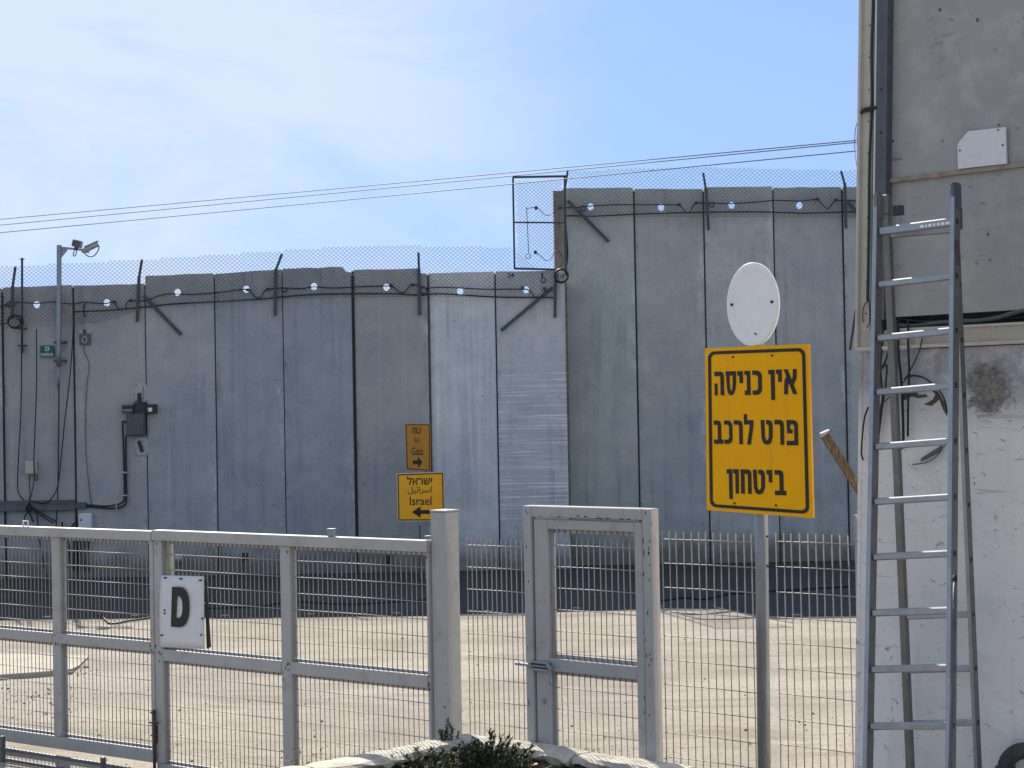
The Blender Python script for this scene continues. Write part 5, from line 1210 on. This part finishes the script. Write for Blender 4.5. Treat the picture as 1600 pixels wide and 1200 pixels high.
# plants
def leaf(bm, p, d, up_, L, w):
    d = d.normalized(); s = d.cross(up_); s = s.normalized() if s.length > 1e-4 else Vector((1, 0, 0)); n = s.cross(d)
    v = [bm.verts.new(q) for q in (p, p + d * L * .4 + s * w / 2 + n * w * .12, p + d * L * .75 + s * w * .38, p + d * L, p + d * L * .75 - s * w * .38, p + d * L * .4 - s * w / 2 + n * w * .12, p + d * L * .5 - n * w * .08)]
    for i in range(6): bm.faces.new((v[6], v[i], v[(i + 1) % 6])) if i not in () else None
def shrub(name, label, base, n_st, spread, height, n_leaf, m, L=(.018, .032), rr=None, two=None):
    rr = rr or random.Random(int(base.x * 977) + 5)
    o = thing(name, label, 'plant', base); bl, bs_ = bmesh.new(), bmesh.new()
    for k in range(n_st):
        a = rr.uniform(0, 6.283); rad = spread * math.sqrt(rr.random()); h = height * rr.uniform(.5, 1.0) * (1 - .45 * rad / spread)
        root = Vector((math.cos(a) * rad * .55, math.sin(a) * rad * .4, -.02)); tip = Vector((math.cos(a) * rad, math.sin(a) * rad * .7, h))
        mid = root.lerp(tip, .55) + Vector((rr.uniform(-.02, .02), rr.uniform(-.02, .02), .02)); pts = spline([root, mid, tip], 4); add_tube(bs_, pts, [.0035 * (1 - .7 * i / 8) for i in range(9)], 4)
        for j in range(n_leaf):
            t = .18 + .82 * (j + rr.random()) / n_leaf; i = min(int(t * 8), 7); p = pts[i].lerp(pts[i + 1], t * 8 - i); ax = (pts[i + 1] - pts[i]).normalized()
            b = rr.uniform(0, 6.283); side = Vector((math.cos(b), math.sin(b), .15)); dd = (side + ax * rr.uniform(.3, 1.1) + Vector((0, 0, .25)))
            leaf(bl, p, dd, Vector((0, 0, 1)) + side * .3, rr.uniform(*L), rr.uniform(.35, .5) * rr.uniform(*L))
    lo_ = link('foliage', fin(bl, 'foliage'), m, o, kind='stuff'); link('stems', fin(bs_, 'stems'), M['stem'], o, kind='stuff')
    return o
zb_ = ZP - .12
def bed(u, v): p = gnd(u, v, zb_); return Vector((p.x, p.y, zb_))
shrub('shrub', 'dark green bushy shrub in the middle of the planter', bed(768, 1203), 80, .28, .27, 22, M['leaf'], (.022, .038))
shrub('shrub', 'small upright dark shrub in front of the square post', bed(703, 1183), 16, .07, .30, 26, M['leaf'], (.02, .034))
shrub('shrub', 'dark green low shrub filling the left half of the planter', bed(664, 1206), 75, .32, .17, 20, M['leaf'], (.018, .03))
shrub('ground_plant', 'small bright green seedling patch at the left planter edge', bed(498, 1205), 26, .12, .07, 10, M['leaf2'], (.016, .026))
shrub('ground_plant', 'yellow green creeping plant left of the low shrub', bed(572, 1206), 40, .17, .09, 14, M['leaf2'], (.014, .024))
shrub('shrub', 'dark green shrub at the front edge of the planter', bed(806, 1222), 36, .2, .2, 20, M['leaf'], (.02, .034))
shrub('ground_plant', 'sparse dark seedling near the red flower', bed(880, 1214), 22, .13, .10, 12, M['leaf'], (.014, .026))
# red flower
fb = bed(834, 1210); flw = thing('flower', 'single red flower low in the planter', 'flower', fb)
tube('stem', [(0, 0, -.02), (.005, 0, .03), (.0, .0, .055)], .002, M['stem'], flw, 5, sp=3)
for k in range(7):
    a = k * .9; bm = bmesh.new(); leaf(bm, Vector((0, 0, .055)), Vector((math.cos(a), math.sin(a), .45)), Vector((0, 0, 1)), .034, .026); link('petal', fin(bm, 'petal'), M['petal'], flw)
# litter of dry leaves and clods
bm = bmesh.new(); r_ = random.Random(9)
for k in range(1500):
    p = bed(r_.uniform(440, 1070), r_.uniform(1172, 1260))
    leaf(bm, p + Vector((0, 0, r_.uniform(-.01, .04))), Vector((r_.uniform(-1, 1), r_.uniform(-1, 1), r_.uniform(-.3, .5))), Vector((0, 0, 1)), r_.uniform(.012, .034), r_.uniform(.008, .02))
link('leaf_litter', fin(bm, 'leaf_litter'), M['dry'], pt, (-o0.x, -o0.y, 0), kind='stuff')

# hoses and wires lying on the yard
def gcable(label, l, r, m): return tag(tube('ground_cable', [gnd(u, v) + Vector((0, 0, r + .004)) for u, v in l], r, m, None, 6, sp=5), label, 'cable')
gcable('black hose curling out of the shade on the left of the yard', [(150, 962), (162, 968), (170, 975), (182, 976), (200, 972), (216, 970), (240, 966)], .014, M['cable'])
gcable('thin dark wire loop on the yard left of the sign pole', [(1036, 953), (1055, 958), (1078, 961), (1110, 960), (1140, 957), (1160, 958)], .008, M['cable'])
gcable('second thin wire on the sunlit yard left of the sign pole', [(1050, 956), (1080, 965), (1105, 969), (1150, 968), (1180, 966)], .006, M['greycable'])
gcable('dark cable along the shaded asphalt right of the wicket gate', [(1034, 940), (1070, 936), (1100, 938), (1140, 930), (1200, 926), (1330, 918)], .016, M['cable'])
gcable('dark cable along the shaded asphalt behind the gate', [(260, 955), (330, 952), (400, 950), (440, 944), (470, 942), (540, 946), (620, 942), (672, 938)], .016, M['cable'])
